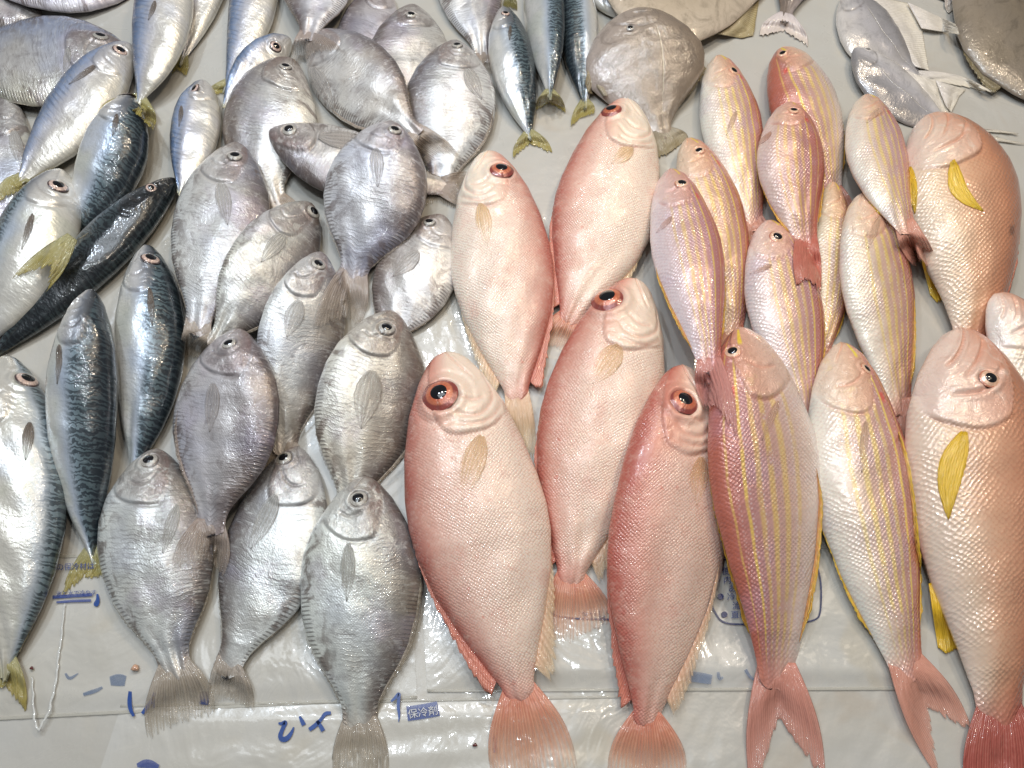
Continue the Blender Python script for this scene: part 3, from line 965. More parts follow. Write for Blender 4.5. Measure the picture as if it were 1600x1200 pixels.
    for nm, side, ph_, mat, sw in (fins or {
        'butterfish': [('dorsal_fin', 1, [(.34, 0), (.42, 4), (.7, 6), (.88, 4), (.93, 0)], 'fin_grey', .5), ('anal_fin', -1, [(.42, 0), (.5, 4), (.72, 6), (.88, 4), (.93, 0)], 'fin_grey', .5)],
        'trevally': [('dorsal_fin', 1, [(.34, 0), (.42, 4), (.7, 6), (.88, 4), (.93, 0)], 'fin_grey', .5)],
        'bigeye': [('dorsal_fin', 1, [(.30, 0), (.34, 3), (.5, 5), (.7, 6), (.78, 8), (.86, 10), (.90, 9), (.925, 0)], 'fin_red', 3.2), ('anal_fin', -1, [(.5, 0), (.6, 4), (.75, 8), (.84, 12), (.89, 11), (.915, 0)], 'fin_cream', 3.4)],
        'threadfin': [('dorsal_fin', 1, [(.25, 0), (.3, 6), (.6, 7), (.82, 8), (.9, 0)], 'fin_goldedge', .8), ('anal_fin', -1, [(.42, 0), (.5, 6), (.8, 8), (.9, 0)], 'fin_goldedge', .8)],
        'snapper': [('dorsal_fin', 1, [(.22, 0), (.3, 5), (.7, 7), (.86, 4), (.9, 0)], 'fin_red', .9)],
        'mackerel': [('dorsal_fin', 1, [(.55, 0), (.6, 4), (.66, 3), (.93, 2), (.95, 0)], 'fin_olive', 1.0)],
        'scad': [('dorsal_fin', 1, [(.45, 0), (.52, 3), (.8, 2.5), (.93, 2), (.95, 0)], 'fin_olive', 1.0)],
        'pomfret': [('dorsal_fin', 1, [(.4, 0), (.46, 6), (.7, 5), (.88, 0)], 'fin_olive', .5), ('anal_fin', -1, [(.4, 0), (.46, 6), (.7, 5), (.88, 0)], 'fin_olive', .5)],
        'silverpom': [],
    }[sp]):
        kk = (wd + wv) / 180.0
        grids.append(edge_strip(nm, side, [(a, b_ * kk) for a, b_ in ph_], M[mat], sw))

    def leaf(name, root_px, tip_px, width, mat, lift_=.0012, m=22, n=9, bend=0.0, thick=.0007, shape=(.30, .25)):
        """a fin lying on the flank, from root to tip, width in pixels"""
        R, T = np.array(root_px, float), np.array(tip_px, float)
        ax = T - R
        nn = np.array([-ax[1], ax[0]]) / (np.linalg.norm(ax) + 1e-9)
        a = np.linspace(0, 1, m)
        wv_ = width * np.sin(np.pi * (.035 + .965 * a) ** .8) ** .9
        wv_ = wv_ * (1 + .05 * rg.random(m))
        Gp = np.zeros((m, n, 3))
        fs = np.zeros((m, n, 3))
        for i in range(m):
            for j, bb in enumerate(np.linspace(-1, 1, n)):
                p = R + ax * a[i] + nn * (bb * wv_[i] * .5 + bend * math.sin(math.pi * a[i]))
                pt, no, _ = surf(p)
                pt = pt + no * (lift_ * (.4 + .9 * math.exp(-(a[i] / .22) ** 2)) + .0003 * math.sin(j * 1.7) * a[i])
                Gp[i, j] = pt
                fs[i, j] = (a[i], (bb + 1) / 2, 0)
        o = sheet(name, Gp, thick, mat, root, org, {'fin_shape': fs})
        o.color = col
        grids.append(Gp)

    if pec:
        if sp in ('mackerel', 'scad'):
            pec = (pec[0], pec[1], pec[2] * .62)
        if sp == 'threadfin':
            pec = (pec[0], pec[1], pec[2] * .7)
        leaf('pectoral_fin', pec[0], pec[1], pec[2], M[pecmat or {'bigeye': 'pec_cream', 'threadfin': 'pec_rose', 'snapper': 'fin_gold', 'mackerel': 'pec_brown', 'scad': 'pec_brown'}.get(sp, 'pec_grey')], bend=(pec[3] if len(pec) > 3 else 0))

    # ---- fins spread on the things below, given by their own outline in the photograph
    def spread(name, b0, b1, t0, notch, t1, mat, zb, m=20, n=45, fray=.09, curve=.12, follow=0.0):
        b0, b1, t0, t1, notch = (np.array(p, float) for p in (b0, b1, t0, t1, notch))
        if (t0 - t1) @ (b0 - b1) < 0:
            t0, t1 = t1, t0
        bb = np.linspace(0, 1, n)
        # end curve through t0, notch, t1
        e = np.where((bb < .5)[:, None], t0 + (notch - t0) * (smoothstep(bb / .5) * .35 + .65 * bb / .5)[:, None], notch + (t1 - notch) * (smoothstep((bb - .5) / .5) * .35 + .65 * (bb - .5) / .5)[:, None])
        base_ = b0 + (b1 - b0) * bb[:, None]
        av = np.linspace(0, 1, m)
        fr = 1 - fray * rg.random(n) - fray * .6 * (np.sin(bb * 70 + seed) * .5 + .5)
        A = av[:, None] * fr[None]
        pxs = base_[None] + (e - base_)[None] * A[..., None]
        # outer rays bow outwards
        bow = np.sin(np.pi * A) * curve * (bb[None] - .5) * 2
        side_ = (b0 - b1) / (np.linalg.norm(b0 - b1) + 1e-9)
        pxs = pxs - side_ * (bow * np.linalg.norm(t0 - t1))[..., None]
        z = np.full(A.shape, zb)
        zd = zb * (1 - smoothstep((av[:, None] - .30) / .55))
        for _ in range(3):
            Gp = unproj(pxs, z)
            hh = hget(Gp) + .0011
            z = np.maximum(hh, zd)
            for _k in range(3):
                z2 = z.copy()
                z2[1:-1] = (z[:-2] + 2 * z[1:-1] + z[2:]) / 4
                z2[:, 1:-1] = (z2[:, :-2] + 2 * z2[:, 1:-1] + z2[:, 2:]) / 4
                z = np.maximum(z2, hh)
        z = z + .0003 * A * np.sin(bb * 13 + seed)[None] ** 2 + .0012 * A * (vnoise(A * .8, bb[None] * 1.1 + A * 0, seed + 77) + .6).clip(0)
        Gp = unproj(pxs, z)
        fs = np.stack([np.broadcast_to(av[:, None], A.shape), np.broadcast_to(bb[None], A.shape), np.zeros(A.shape)], -1)
        o = sheet(name, Gp, .0011 * (1 - .75 * av[:, None]) * np.ones((1, n)), mat, root, org, {'fin_shape': fs})
        o.color = col
        grids.append(Gp)

    if tf:
        nn, tg = nrm(np.array(1.0))
        Lp = np.linalg.norm(A2 - A0)
        if tf == 'auto':
            hw = .5 * (wd + wv)
            tf = (A2 + tg * Lp * .17 + nn * hw * .5, A2 + tg * Lp * .11, A2 + tg * Lp * .17 - nn * hw * .5)
        pe = np.interp(.95, g, pv_)
        e_ = axis(np.array(.952))
        wl, wr = (wd, wv) if D > 0 else (wv, wd)
        spread('tail_fin', e_ + nn * wl * pe * .93, e_ - nn * wr * pe * .93, tf[0], tf[1], tf[2], M[tmat or C['tail']], float(F.zl(.97)) + .0006)
    for ex_ in (extra or []):
        if ex_[0] == 'leaf':
            leaf(ex_[1], *ex_[2:5], M[ex_[5]], bend=(ex_[6] if len(ex_) > 6 else 0), shape=(ex_[7] if len(ex_) > 7 else (.3, .25)))
        else:
            _, nm, b0, b1, t0, no_, t1, mt, sz = ex_
            spread(nm, b0, b1, t0, no_, t1, M[mt], float(F.zl(sz)), curve=.0, fray=.025)
    hput(G)
    for g_ in grids:
        hput(g_)
    return root

# ------------------------------------------------------------------ the counter under everything
def mat_counter():
    t = NT('wet_white_counter')
    tc = t.n('TexCoord')
    P = tc.outputs['Object']
    n = t.noise(P, 3.2, 4, .6)
    n2 = t.noise(P, 14, 4, .6, .8)
    c = t.ramp(n, [(.3, (.43, .41, .36)), (.5, (.49, .475, .435)), (.7, (.52, .52, .50))])
    c = t.mix(t.m('MULTIPLY', t.sm(n2, .5, .7), .35), c, (.52, .48, .40))
    c = t.mix(t.m('MULTIPLY', t.sm(t.noise(P, 7, 3, .6, 1.5), .6, .72), .25), c, (.42, .32, .22))
    h = add(t, t.m('MULTIPLY', t.noise(P, 9, 3, .5, .7), .006), t.m('MULTIPLY', t.noise(P, 60, 3), .0006))
    t.bsdf(c, t.m('ADD', .16, t.m('MULTIPLY', n2, .28)), 0, t.bump(h), .5, .06)
    return t.mat


def mat_pack():
    t = NT('ice_pack_film')
    tc = t.n('TexCoord')
    P = tc.outputs['Object']
    n = t.noise(P, 6, 4, .6)
    n2 = t.noise(P, 26, 4, .65, 1.4)
    c = t.ramp(n, [(.3, (.46, .44, .385)), (.5, (.53, .515, .47)), (.72, (.56, .56, .54))])
    c = t.mix(t.m('MULTIPLY', t.sm(n2, .54, .66), .35), c, (.58, .56, .50))
    c = t.mix(t.m('MULTIPLY', t.sm(t.noise(P, 11, 2, .5, 1.0), .6, .72), .3), c, (.50, .42, .28))
    wr = t.wave(t.vm('ADD', P, (.3, .1, 0)), 3.5, 9, 1.2, 4)
    h = add(t, t.m('MULTIPLY', t.noise(P, 16, 3, .55, 1.2), .0026), t.m('MULTIPLY', wr, .0003), t.m('MULTIPLY', t.noise(P, 90, 3), .0003))
    t.bsdf(c, t.m('ADD', .13, t.m('MULTIPLY', n2, .25)), 0, t.bump(h), .6, .05)
    return t.mat


M['counter'] = mat_counter()
M['pack'] = mat_pack()
M['seam'] = mat_plain('seam_film', (.66, .64, .57), .3, 0, .3, .1, 40, .0004, alpha=.45)
M['ink'] = mat_ink('blue_ink', (.03, .085, .32), .82)
M['ink_pale'] = mat_ink('pale_blue_ink', (.06, .10, .34), .55)
M['ink_faint'] = mat_ink('faint_blue_ink', (.12, .20, .36), .30)
M['ink_dark'] = mat_ink('navy_ink', (.04, .055, .16), .72)

M['film_white'] = mat_plain('white_film', (.58, .58, .58), .3, 0, .4, .05)

gx = np.linspace(-1.5, 1.5, 40)
gy = np.linspace(-.8, 1.9, 40)
top = np.stack(np.meshgrid(gx, gy, indexing='ij') + [np.zeros((40, 40))], -1)
ct = sheet('counter_top', top - np.array([0, 0, .02]), .04, M['counter'], None, (0, 0, 0))
ct['kind'] = 'structure'
ct['label'] = 'wet off-white counter the fish are laid on'


def lerp_quad(q, a, b):
    q = [np.array(p, float) for p in q]
    a, b = a[..., None], b[..., None]
    return (1 - a) * ((1 - b) * q[0] + b * q[1]) + a * ((1 - b) * q[3] + b * q[2])


PACK_Z = .0045


def pack(label, quad):
    root = bpy.data.objects.new('ice_pack', None)
    c = unproj(np.mean(np.array(quad, float), 0), np.array(.0))
    org = (c[0], c[1], 0)
    root.location = org
    root.empty_display_size = .02
    COL.objects.link(root)
    root['label'], root['category'], root['group'] = label, 'ice pack', 'flat gel ice packs under the fish'
    m = 60
    a = np.linspace(0, 1, m)
    A, B = np.meshgrid(a, a, indexing='ij')
    pw = unproj(lerp_quad(quad, A, B), np.zeros(A.shape))
    ed = np.minimum(np.minimum(A, 1 - A), np.minimum(B, 1 - B))
    z = .0004 + (PACK_Z - .0014) * smoothstep((ed - .0) / .16)
    rgp = int(abs(c[0]) * 1000)
    z = z + .0004 * vnoise(A * 2, B * 2, rgp) * smoothstep((ed - .04) / .1)
    pw[..., 2] = z
    obj('film_pouch', np.concatenate([pw.reshape(-1, 3)]), grid_faces(m, m, flip=True), M['pack'], root, org=org)
    hput(pw)
    # welded seam along two ends
    for a0, a1 in ((.0, .022), (.978, 1.0)):
        aa = np.linspace(a0, a1, 4)
        A2, B2 = np.meshgrid(aa, np.linspace(.0, 1., 60), indexing='ij')
        s_ = unproj(lerp_quad(quad, A2, B2), np.zeros(A2.shape))
        s_[..., 2] = .0012 + .0004 * np.sin(B2 * 190)
        sheet('seam', s_, .0003, M['seam'], root, org)
    return root, org


def ribbon(name, root, org, strokes, mat, z=PACK_Z + .0004, thick=.0001):
    """brush strokes: lists of (x, y, width) in photograph pixels laid on the film"""
    V, f = [], []
    for st in strokes:
        st = np.array(st, float)
        for _ in range(3):
            q = [st[0]]
            for a, b in zip(st[:-1], st[1:]):
                q += [a * .75 + b * .25, a * .25 + b * .75]
            q.append(st[-1])
            st = np.array(q)
        t = np.gradient(st[:, :2], axis=0)
        t /= np.linalg.norm(t, axis=1, keepdims=True) + 1e-9
        n = np.stack([-t[:, 1], t[:, 0]], 1)
        k = len(V)
        L = unproj(st[:, :2] + n * st[:, 2:] / 2, np.full(len(st), z))
        R = unproj(st[:, :2] - n * st[:, 2:] / 2, np.full(len(st), z))
        for dz in (0, -thick):
            for l, r in zip(L, R):
                V.append(l + (0, 0, dz))
                V.append(r + (0, 0, dz))
        m = len(st)
        for i in range(m - 1):
            a = k + 2 * i
            f.append((a, a + 1, a + 3, a + 2))
            b = a + 2 * m
            f.append((b, b + 2, b + 3, b + 1))
            f.append((a, a + 2, b + 2, b))
            f.append((a + 1, b + 1, b + 3, a + 3))
        a = k
        f.append((a, a + 2 * m, a + 2 * m + 1, a + 1))
        a = k + 2 * (m - 1)
        f.append((a, a + 1, a + 2 * m + 1, a + 2 * m))
    return obj(name, V, f, mat, root, smooth=False, org=org)


def strokes(name, root, org, st, mat, z=PACK_Z + .0004):
    for s_ in st:
        ribbon(name, root, org, [s_], mat, z)


def text(name, root, org, body, at, size, rot, mat, z=PACK_Z + .0007, sx=1.0):
    """printed words; at: pixel of the left foot of the line, size: height in pixels, rot in degrees in the picture"""
    c = bpy.data.curves.new('lettering', 'FONT')
    c.body = body
    c.extrude = .02
    o = bpy.data.objects.new('lettering', c)
    COL.objects.link(o)
    bpy.context.view_layer.update()
    me = bpy.data.meshes.new_from_object(o.evaluated_get(bpy.context.evaluated_depsgraph_get()))
    bpy.data.objects.remove(o)
    co = np.zeros(len(me.vertices) * 3)
    me.vertices.foreach_get('co', co)
    co = co.reshape(-1, 3)
    a = math.radians(rot)
    px = np.stack([co[:, 0] * size * sx, -co[:, 1] * size], 1)
    px = np.stack([px[:, 0] * math.cos(a) + px[:, 1] * math.sin(a), -px[:, 0] * math.sin(a) + px[:, 1] * math.cos(a)], 1) + np.array(at, float)
    P = unproj(px, np.full(len(px), z))
    P[:, 2] += co[:, 2] * .01
    f = [tuple(p.vertices) for p in me.polygons]
    bpy.data.meshes.remove(me)
    return obj(name, P, f, mat, root, smooth=False, org=org)


pk, po = pack('flat ice pack with a bulleted blue instruction panel under the big red fish tails', [(655, 862), (1452, 850), (1470, 1078), (668, 1082)])
fr = [(862, 878), (1262, 872), (1282, 890), (1284, 950), (1276, 974), (1165, 976), (1128, 974), (1116, 955), (1112, 944)]
strokes('panel_outline', pk, po, [[(x, y, 2.6) for x, y in fr], [(862, 878, 2.6), (850, 900, 2.6), (852, 950, 2.6), (872, 966, 2.6), (960, 968, 2.6)]], M['ink_dark'])
for y, x0, s_, b_ in ((897, 1118, '使用上', 0), (911, 1122, '内容物', 1), (924, 1128, 'あり口', 0), (937, 1128, '冷凍庫', 1), (951, 1134, '流し水', 0), (965, 1134, '直射日光', 1)):
    if b_:
        text('bullet', pk, po, '●', (x0 - 8, y), 13, 1, M['ink_dark'])
    text('printed_line', pk, po, s_, (x0 + 8 + (0 if b_ else 2), y), 13, 1, M['ink_pale'])
strokes('printed_patch', pk, po, [[(690, 965, 22), (722, 962, 30), (735, 990, 12)]], M['ink_faint'])
text('printed_line', pk, po, '冷やして', (905, 966), 14, 1, M['ink_dark'])
strokes('printed_patch', pk, po, [[(1072, 1056, 15), (1090, 1058, 17), (1112, 1062, 15)], [(1122, 1050, 4), (1124, 1062, 6), (1130, 1058, 3)], [(1165, 1046, 5), (1170, 1056, 5), (1180, 1064, 3)]], M['ink_faint'])

pk, po = pack('flat ice pack with a small blue label and brush lettering under the biggest butterfish tail', [(190, 1101), (1010, 1086), (1040, 1270), (130, 1285)])
# the hand-brushed word, half hidden by the fish
strokes('brush_stroke', pk, po, [
    [(435, 1130, 3), (441, 1131, 6), (447, 1127, 7), (441, 1140, 6), (437, 1150, 7), (441, 1156, 9), (449, 1154, 8), (456, 1144, 5), (459, 1136, 2)],
    [(468, 1119, 3), (471, 1125, 6), (475, 1133, 7)],
    [(483, 1140, 6), (492, 1134, 7), (502, 1124, 5), (508, 1114, 6), (517, 1114, 5)],
    [(495, 1126, 5), (500, 1133, 6), (505, 1142, 7)],
    [(611, 1096, 3), (618, 1090, 5), (624, 1082, 5), (623, 1092, 5), (622, 1105, 5), (624, 1116, 4), (623, 1128, 1)]], M['ink'])
strokes('brush_stroke', pk, po, [
    [(204, 1072, 4), (203, 1085, 6), (202, 1098, 7), (204, 1110, 6), (209, 1119, 4)],
    [(222, 1115, 5), (230, 1105, 6), (238, 1093, 5), (243, 1078, 4)], [(239, 1088, 3), (240, 1098, 5), (240, 1106, 3)]], M['ink'], z=.0032)
ribbon('label_box', pk, po, [[(636, 1115, 23), (660, 1112, 23), (685, 1107, 23)]], M['ink_pale'])
text('label_lettering', pk, po, '保冷剤', (638, 1122), 16, 8.5, M['film_white'], z=PACK_Z + .0012)
ribbon('label_box', pk, po, [[(320, 1078, 14), (319, 1090, 15), (318, 1101, 14)]], M['ink_dark'], z=.0032)
strokes('printed_dash', pk, po, [[(772, 1150, 2), (774, 1162, 4), (773, 1176, 3)], [(214, 1196, 6), (230, 1192, 16), (248, 1198, 6)]], M['ink_pale'])

pk, po = pack('flat ice pack with fine blue print in front of the large mackerel tail', [(-60, 868), (640, 862), (652, 1092), (-90, 1130)])
text('printed_line', pk, po, 'この保冷材は', (76, 891), 12, 2, M['ink_pale'])
text('printed_line', pk, po, '氷と水で冷やす', (88, 931), 9, 2, M['ink_pale'])
strokes('printed_dash', pk, po, [[(82, 933, 5), (112, 931, 5), (144, 929, 5)], [(88, 941, 3), (112, 939, 4), (142, 938, 4)]], M['ink_pale'])
ribbon('printed_drop', pk, po, [[(152, 928, 3), (153, 938, 6), (150, 944, 9), (149, 947, 5)]], M['ink'])
strokes('printed_patch', pk, po, [[(172, 1064, 14), (186, 1062, 20), (196, 1064, 16)], [(102, 1052, 3), (108, 1062, 6), (122, 1052, 2)], [(130, 1085, 5), (148, 1080, 7), (160, 1074, 4)]], M['ink_faint'], z=.004)

# fold of clear film and loose bits on the wet counter
fold = [(101, 942), (97, 970), (96, 1000), (91, 1030), (88, 1060), (82, 1090), (76, 1112), (66, 1130), (60, 1144), (54, 1128), (52, 1090), (49, 1056)]


def tube(name, pts, rad, mat, label, cat, z=.0055, seg=8):
    st = np.array(pts, float)
    for _ in range(2):
        q = [st[0]]
        for a, b in zip(st[:-1], st[1:]):
            q += [a * .75 + b * .25, a * .25 + b * .75]
        q.append(st[-1])
        st = np.array(q)
    st = st + RNG.normal(0, .8, st.shape)
    P = unproj(st, np.full(len(st), z))
    V = []
    for i, p in enumerate(P):
        t = P[min(i + 1, len(P) - 1)] - P[max(i - 1, 0)]
        n = np.array([-t[1], t[0], 0])
        n /= np.linalg.norm(n) + 1e-9
        r = rad * (.55 + .6 * abs(math.sin(i * 1.1))) * math.sin(math.pi * (i + .6) / (len(P) + .2)) ** .4
        for a in np.linspace(0, 2 * math.pi, seg, endpoint=False):
            V.append(p + n * r * math.cos(a) + np.array([0, 0, r * .35 * math.sin(a)]))
    f = grid_faces(len(P), seg, wrap=True) + [tuple(range(seg)), tuple(range(len(V) - seg, len(V)))[::-1]]
    org = P[len(P) // 2] * (1, 1, 0)
    o = obj(name, V, f, mat, None, org=org)
    o.location = org
    o['label'], o['category'] = label, cat
    return o


M['film_fold'] = mat_plain('clear_film_fold', (.80, .80, .77), .05, 0, 1., .1, 300, .0006, alpha=.6)
tube('film_fold', fold, .0010, M['film_fold'], 'thin shiny fold in the wet clear film beside the large mackerel tail', 'film')


def crumb(x, y, r, mat, label, z=.005):
    c = unproj(np.array((x, y), float), np.array(z))
    V = []
    for i, th in enumerate(np.linspace(0, math.pi, 8)):
        for j in range(12):
            a = j * math.pi / 6
            k = 1 + .25 * math.sin(3 * a + i) + .1 * RNG.normal()
            V.append((r * k * math.sin(th) * math.cos(a), r * .8 * k * math.sin(th) * math.sin(a), r * .55 * math.cos(th) + r * .4))
    o = obj('fish_scrap', V, grid_faces(8, 12, wrap=True), mat)
    o.location = c
    o['label'], o['category'] = label, 'scrap'


M['scrap'] = mat_plain('fish_flesh', (.70, .42, .28), .15, 0, 1., .3, 200, .001)
M['scrap_dark'] = mat_plain('dark_blood', (.12, .02, .02), .2, 0, 1., .2, 200, .0005)
crumb(212, 1044, .0028, M['scrap'], 'small pink scrap of flesh lying left of a butterfish tail root')
crumb(50, 1044, .0014, M['scrap_dark'], 'tiny dark red speck beside the large mackerel tail')
crumb(742, 1164, .0015, M['scrap_dark'], 'tiny dark speck left of the big red fish tail')

# ------------------------------------------------------------------ the fish, from the lowest to the topmost
B, K, J, R_, T, S_, G_ = 'butterfish', 'mackerel', 'scad', 'bigeye', 'threadfin', 'snapper', 'pomfret'
# --- back left corner
fish(B, 'brownish butterfish at the very corner, behind the purple-grey one', (-40, -30), (0, 0), (60, 26), 40, 40, -1, tf=None, tint=(.75, .70, .68))
fish(B, 'purple-grey butterfish in the back left corner, only its lower edge in view', (208, -14), (80, -36), (-80, -60), 48, 52, 1, tf=None, tint=(.8, .74, .78))
fish('trevally', 'silver fish on the left edge with its head up and body cut by the frame', (12, 146), (-2, 250), (-30, 400), 58, 52, 1, tf=None, pec=((20, 205), (34, 262), 20))
fish('trevally', 'deep-bodied silver trevally lying sideways on the left edge with its head to the right', (203, 82), (85, 92), (-90, 108), 66, 72, 1, eye=(157, 57, 12), pec=((108, 76), (101, 118), 12), tf=None)
fish(J, 'blue-backed scad lying diagonally across the silver trevally', (206, 70), (130, 166), (28, 286), 48, 46, 1, eye=(188, 79, 11), tf=((-6, 322), (30, 300), (98, 260)), pec=((150, 103), (108, 132), 13.2))
fish(K, 'pale mackerel with a large dark eye, crossed by the black-backed one on the left', (103, 268), (48, 390), (-40, 545), 54, 62, 1, eye=(91, 291, 14), tf=None, pec=((52, 335), (34, 390), 16.5), tint=(1.02, 1, .96))
fish(J, 'scad at the top edge with a slim body running under its larger neighbour', (352, -150), (322, -20), (284, 96), 34, 32, 1, tf=((268, 118), (276, 110), (290, 120)))
fish(J, 'scad at the top edge whose yellow tail ends at a smaller scad head', (400, -120), (392, 30), (353, 138), 38, 36, 1, tf=((317, 155), (345, 147), (368, 152)))
fish(J, 'scad beneath the striped butterfish, only its head in view near the back', (455, 62), (405, 100), (350, 165), 30, 32, 1, eye=(431, 73, 9), tf=None)
fish(K, 'mackerel with a dark right flank whose head is under a yellow tail', (206, 152), (172, 265), (106, 380), 47, 50, -1, roll=.12, eye=(198, 152, 13), tf=((16, 438), (78, 416), (70, 458)), pec=((183, 180), (176, 213), 14.3))
fish(J, 'scad at the top edge with its yellow tail across a mackerel head', (266, -80), (251, 50), (217, 160), 46, 44, 1, tf=((152, 174), (205, 172), (238, 205)), pec=((244, 3), (232, 32), 12.1))
fish(K, 'nearly black mackerel lying diagonally with its patterned back up', (277, 280), (148, 405), (-14, 560), 36, 40, -1, roll=1.0, eye=(236, 294, 8), tf=None, tint=(.45, .45, .44))
fish(J, 'small pale scad in the gap left of the heaped butterfish', (320, 127), (304, 205), (281, 300), 37, 40, 1, eye=(305, 139, 9), tf=None, pec=((285, 167), (280, 198), 11))
# --- front left
fish(K, 'large pale mackerel in the front left corner with a wide open eye', (14, 556), (24, 800), (8, 1048), 80, 92, -1, eye=(42, 594, 17), roll=-.75, tf=((-22, 1085), (8, 1075), (40, 1118)), pec=((46, 662), (40, 719), 28.6), thk=.8, tint=(1.0, .98, .93))
fish(K, 'dark patterned mackerel standing between two paler ones at the front left', (146, 453), (128, 650), (145, 874), 54, 52, -1, roll=.30, eye=(118, 475, 12), tf=((96, 938), (126, 908), (156, 905)), pec=((95, 540), (90, 600), 14.3))
fish(K, 'mackerel with a pink-rimmed eye between the dark mackerel and the butterfish', (232, 384), (236, 550), (208, 738), 52, 55, -1, roll=.12, eye=(235, 405, 14), tf=None, pec=((234, 452), (238, 509), 16.5))
# --- heap of butterfish
fish(B, 'butterfish at the top edge between two others, mostly hidden', (600, -22), (570, 60), (528, 140), 46, 46, 1, tf='auto', tint=(.84, .78, .80))
fish(B, 'butterfish at the top edge narrowing towards the slim mackerel', (708, -120), (738, -10), (757, 92), 46, 54, -1, tf='auto', tint=(.94, .92, .92))
fish(B, 'plain grey butterfish facing up behind the oval one', (646, 9), (641, 85), (640, 200), 64, 62, 1, eye=(643, 23, 9), tf='auto', tint=(.9, .88, .86))
fish(B, 'oval butterfish right of the heap, level with the slim mackerel tails', (712, 65), (704, 160), (690, 292), 72, 71, 1, eye=(714, 71, 9), tf='auto', pec=((728, 108), (752, 156), 22))
fish(B, 'broad silver butterfish slanting under the pinkish tail', (485, 56), (563, 132), (648, 212), 66, 64, -1, tf=((724, 250), (690, 240), (668, 262)), pec=((490, 105), (520, 170), 22), tint=(1.08, 1.06, 1.06))
fish(B, 'brownish butterfish with a striped flank left of the heap', (462, 95), (420, 195), (428, 318), 72, 74, 1, eye=(446, 104, 10), tf='auto', tint=(.96, .92, .86))
fish(B, 'butterfish at the top edge with its pinkish tail on another fish', (490, -110), (492, -20), (482, 58), 56, 60, 1, tf=((462, 106), (494, 84), (532, 78)), tmat='fin_grey', tint=(.98, .96, 1.02))
fish(B, 'butterfish lying crossways with its dark head to the left', (420, 206), (540, 255), (702, 292), 54, 52, 1, eye=(452, 203, 12), tf='auto', pec=((498, 215), (591, 226), 26.4), tint=(.84, .80, .78))
fish(B, 'grey butterfish with a small round eye right of the small scad', (374, 224), (344, 350), (307, 516), 76, 74, -1, eye=(367, 244, 12), tf=((285, 575), (300, 560), (322, 572)), pec=((345, 285), (356, 352), 24.2))
fish(B, 'pale butterfish peeping out right of the upright one and beside the red fish', (694, 337), (648, 432), (596, 542), 62, 64, 1, eye=(671, 347, 10), tf='auto', pec=((655, 395), (614, 432), 24.2), tint=(1.04, 1.0, .98))
fish(B, 'butterfish slanting left under the upright one with a ribbed flank', (488, 318), (418, 422), (338, 540), 66, 68, -1, eye=(489, 331, 12), tf='auto', pec=((445, 365), (408, 410), 24.2), tint=(.96, .95, .9))
fish(B, 'pale butterfish under the tail of the upright one', (503, 394), (470, 530), (446, 706), 66, 68, -1, eye=(497, 413, 12), tf='auto', pec=((468, 470), (448, 527), 28.6), tint=(1.02, 1.03, 1.04))
fish(B, 'upright bluish butterfish on top of the heap with its forked tail hanging down', (616, 192), (586, 305), (550, 434), 80, 80, -1, eye=(617, 203, 11), tf=((488, 520), (542, 500), (558, 518)), pec=((588, 232), (590, 292), 22), tint=(1.0, 1.0, 1.06), tmat='fin_grey')
fish(B, 'butterfish with a dark eye left of the big red fish, under another head', (614, 486), (576, 640), (548, 800), 84, 86, -1, eye=(604, 513, 14), tf='auto', pec=((582, 580), (564, 670), 41.8), tint=(.98, .95, .88))
fish(B, 'broad mottled butterfish in the front row, nearest the dark mackerel', (247, 701), (247, 878), (276, 1050), 88, 92, -1, eye=(233, 720, 14), tf=((232, 1160), (282, 1135), (336, 1120)), pec=((277, 790), (254, 865), 19.8), tint=(.95, .97, .95))
fish(B, 'butterfish in the front row between two broader ones, head to the upper right', (466, 697), (424, 868), (352, 1048), 76, 78, 1, eye=(444, 716, 13), tf=((328, 1112), (352, 1095), (396, 1112)), pec=((432, 775), (392, 858), 28.6), tint=(.95, .98, .99))
fish(B, 'red-headed butterfish whose tail lies over the mottled one', (376, 514), (354, 660), (327, 828), 80, 82, -1, eye=(358, 537, 12), tf=((268, 890), (322, 880), (348, 905)), pec=((335, 600), (328, 675), 22), tint=(.84, .81, .84))
fish(B, 'largest butterfish, in the middle of the front row with a clear round eye', (572, 744), (564, 932), (563, 1138), 96, 96, -1, eye=(560, 780, 15), tf=((522, 1235), (562, 1215), (604, 1230)), pec=((545, 850), (542, 940), 22), tint=(.95, .98, .95))
# --- slim mackerel at the back
fish(K, 'blackish mackerel at the top edge pointing at the diamond-shaped fish', (974, 28), (930, -14), (860, -90), 18, 18, 1, roll=.7, tf=None)
fish(K, 'mackerel at the back half hidden by the diamond-shaped fish', (895, -40), (905, 60), (914, 165), 30, 32, 1, roll=.45, tf=((892, 200), (908, 186), (928, 178)))
fish(K, 'middle one of the slim mackerel at the back with a white belly', (846, -80), (853, 50), (859, 150), 32, 33, -1, roll=.15, tf=((838, 174), (858, 162), (884, 178)))
fish(K, 'slim mackerel at the back with its yellow forked tail on bare counter', (786, 13), (804, 110), (828, 213), 34, 36, -1, roll=.3, eye=(790, 21, 7), tf=((802, 248), (828, 226), (864, 242)), pec=((797, 42), (796, 63), 7.7))
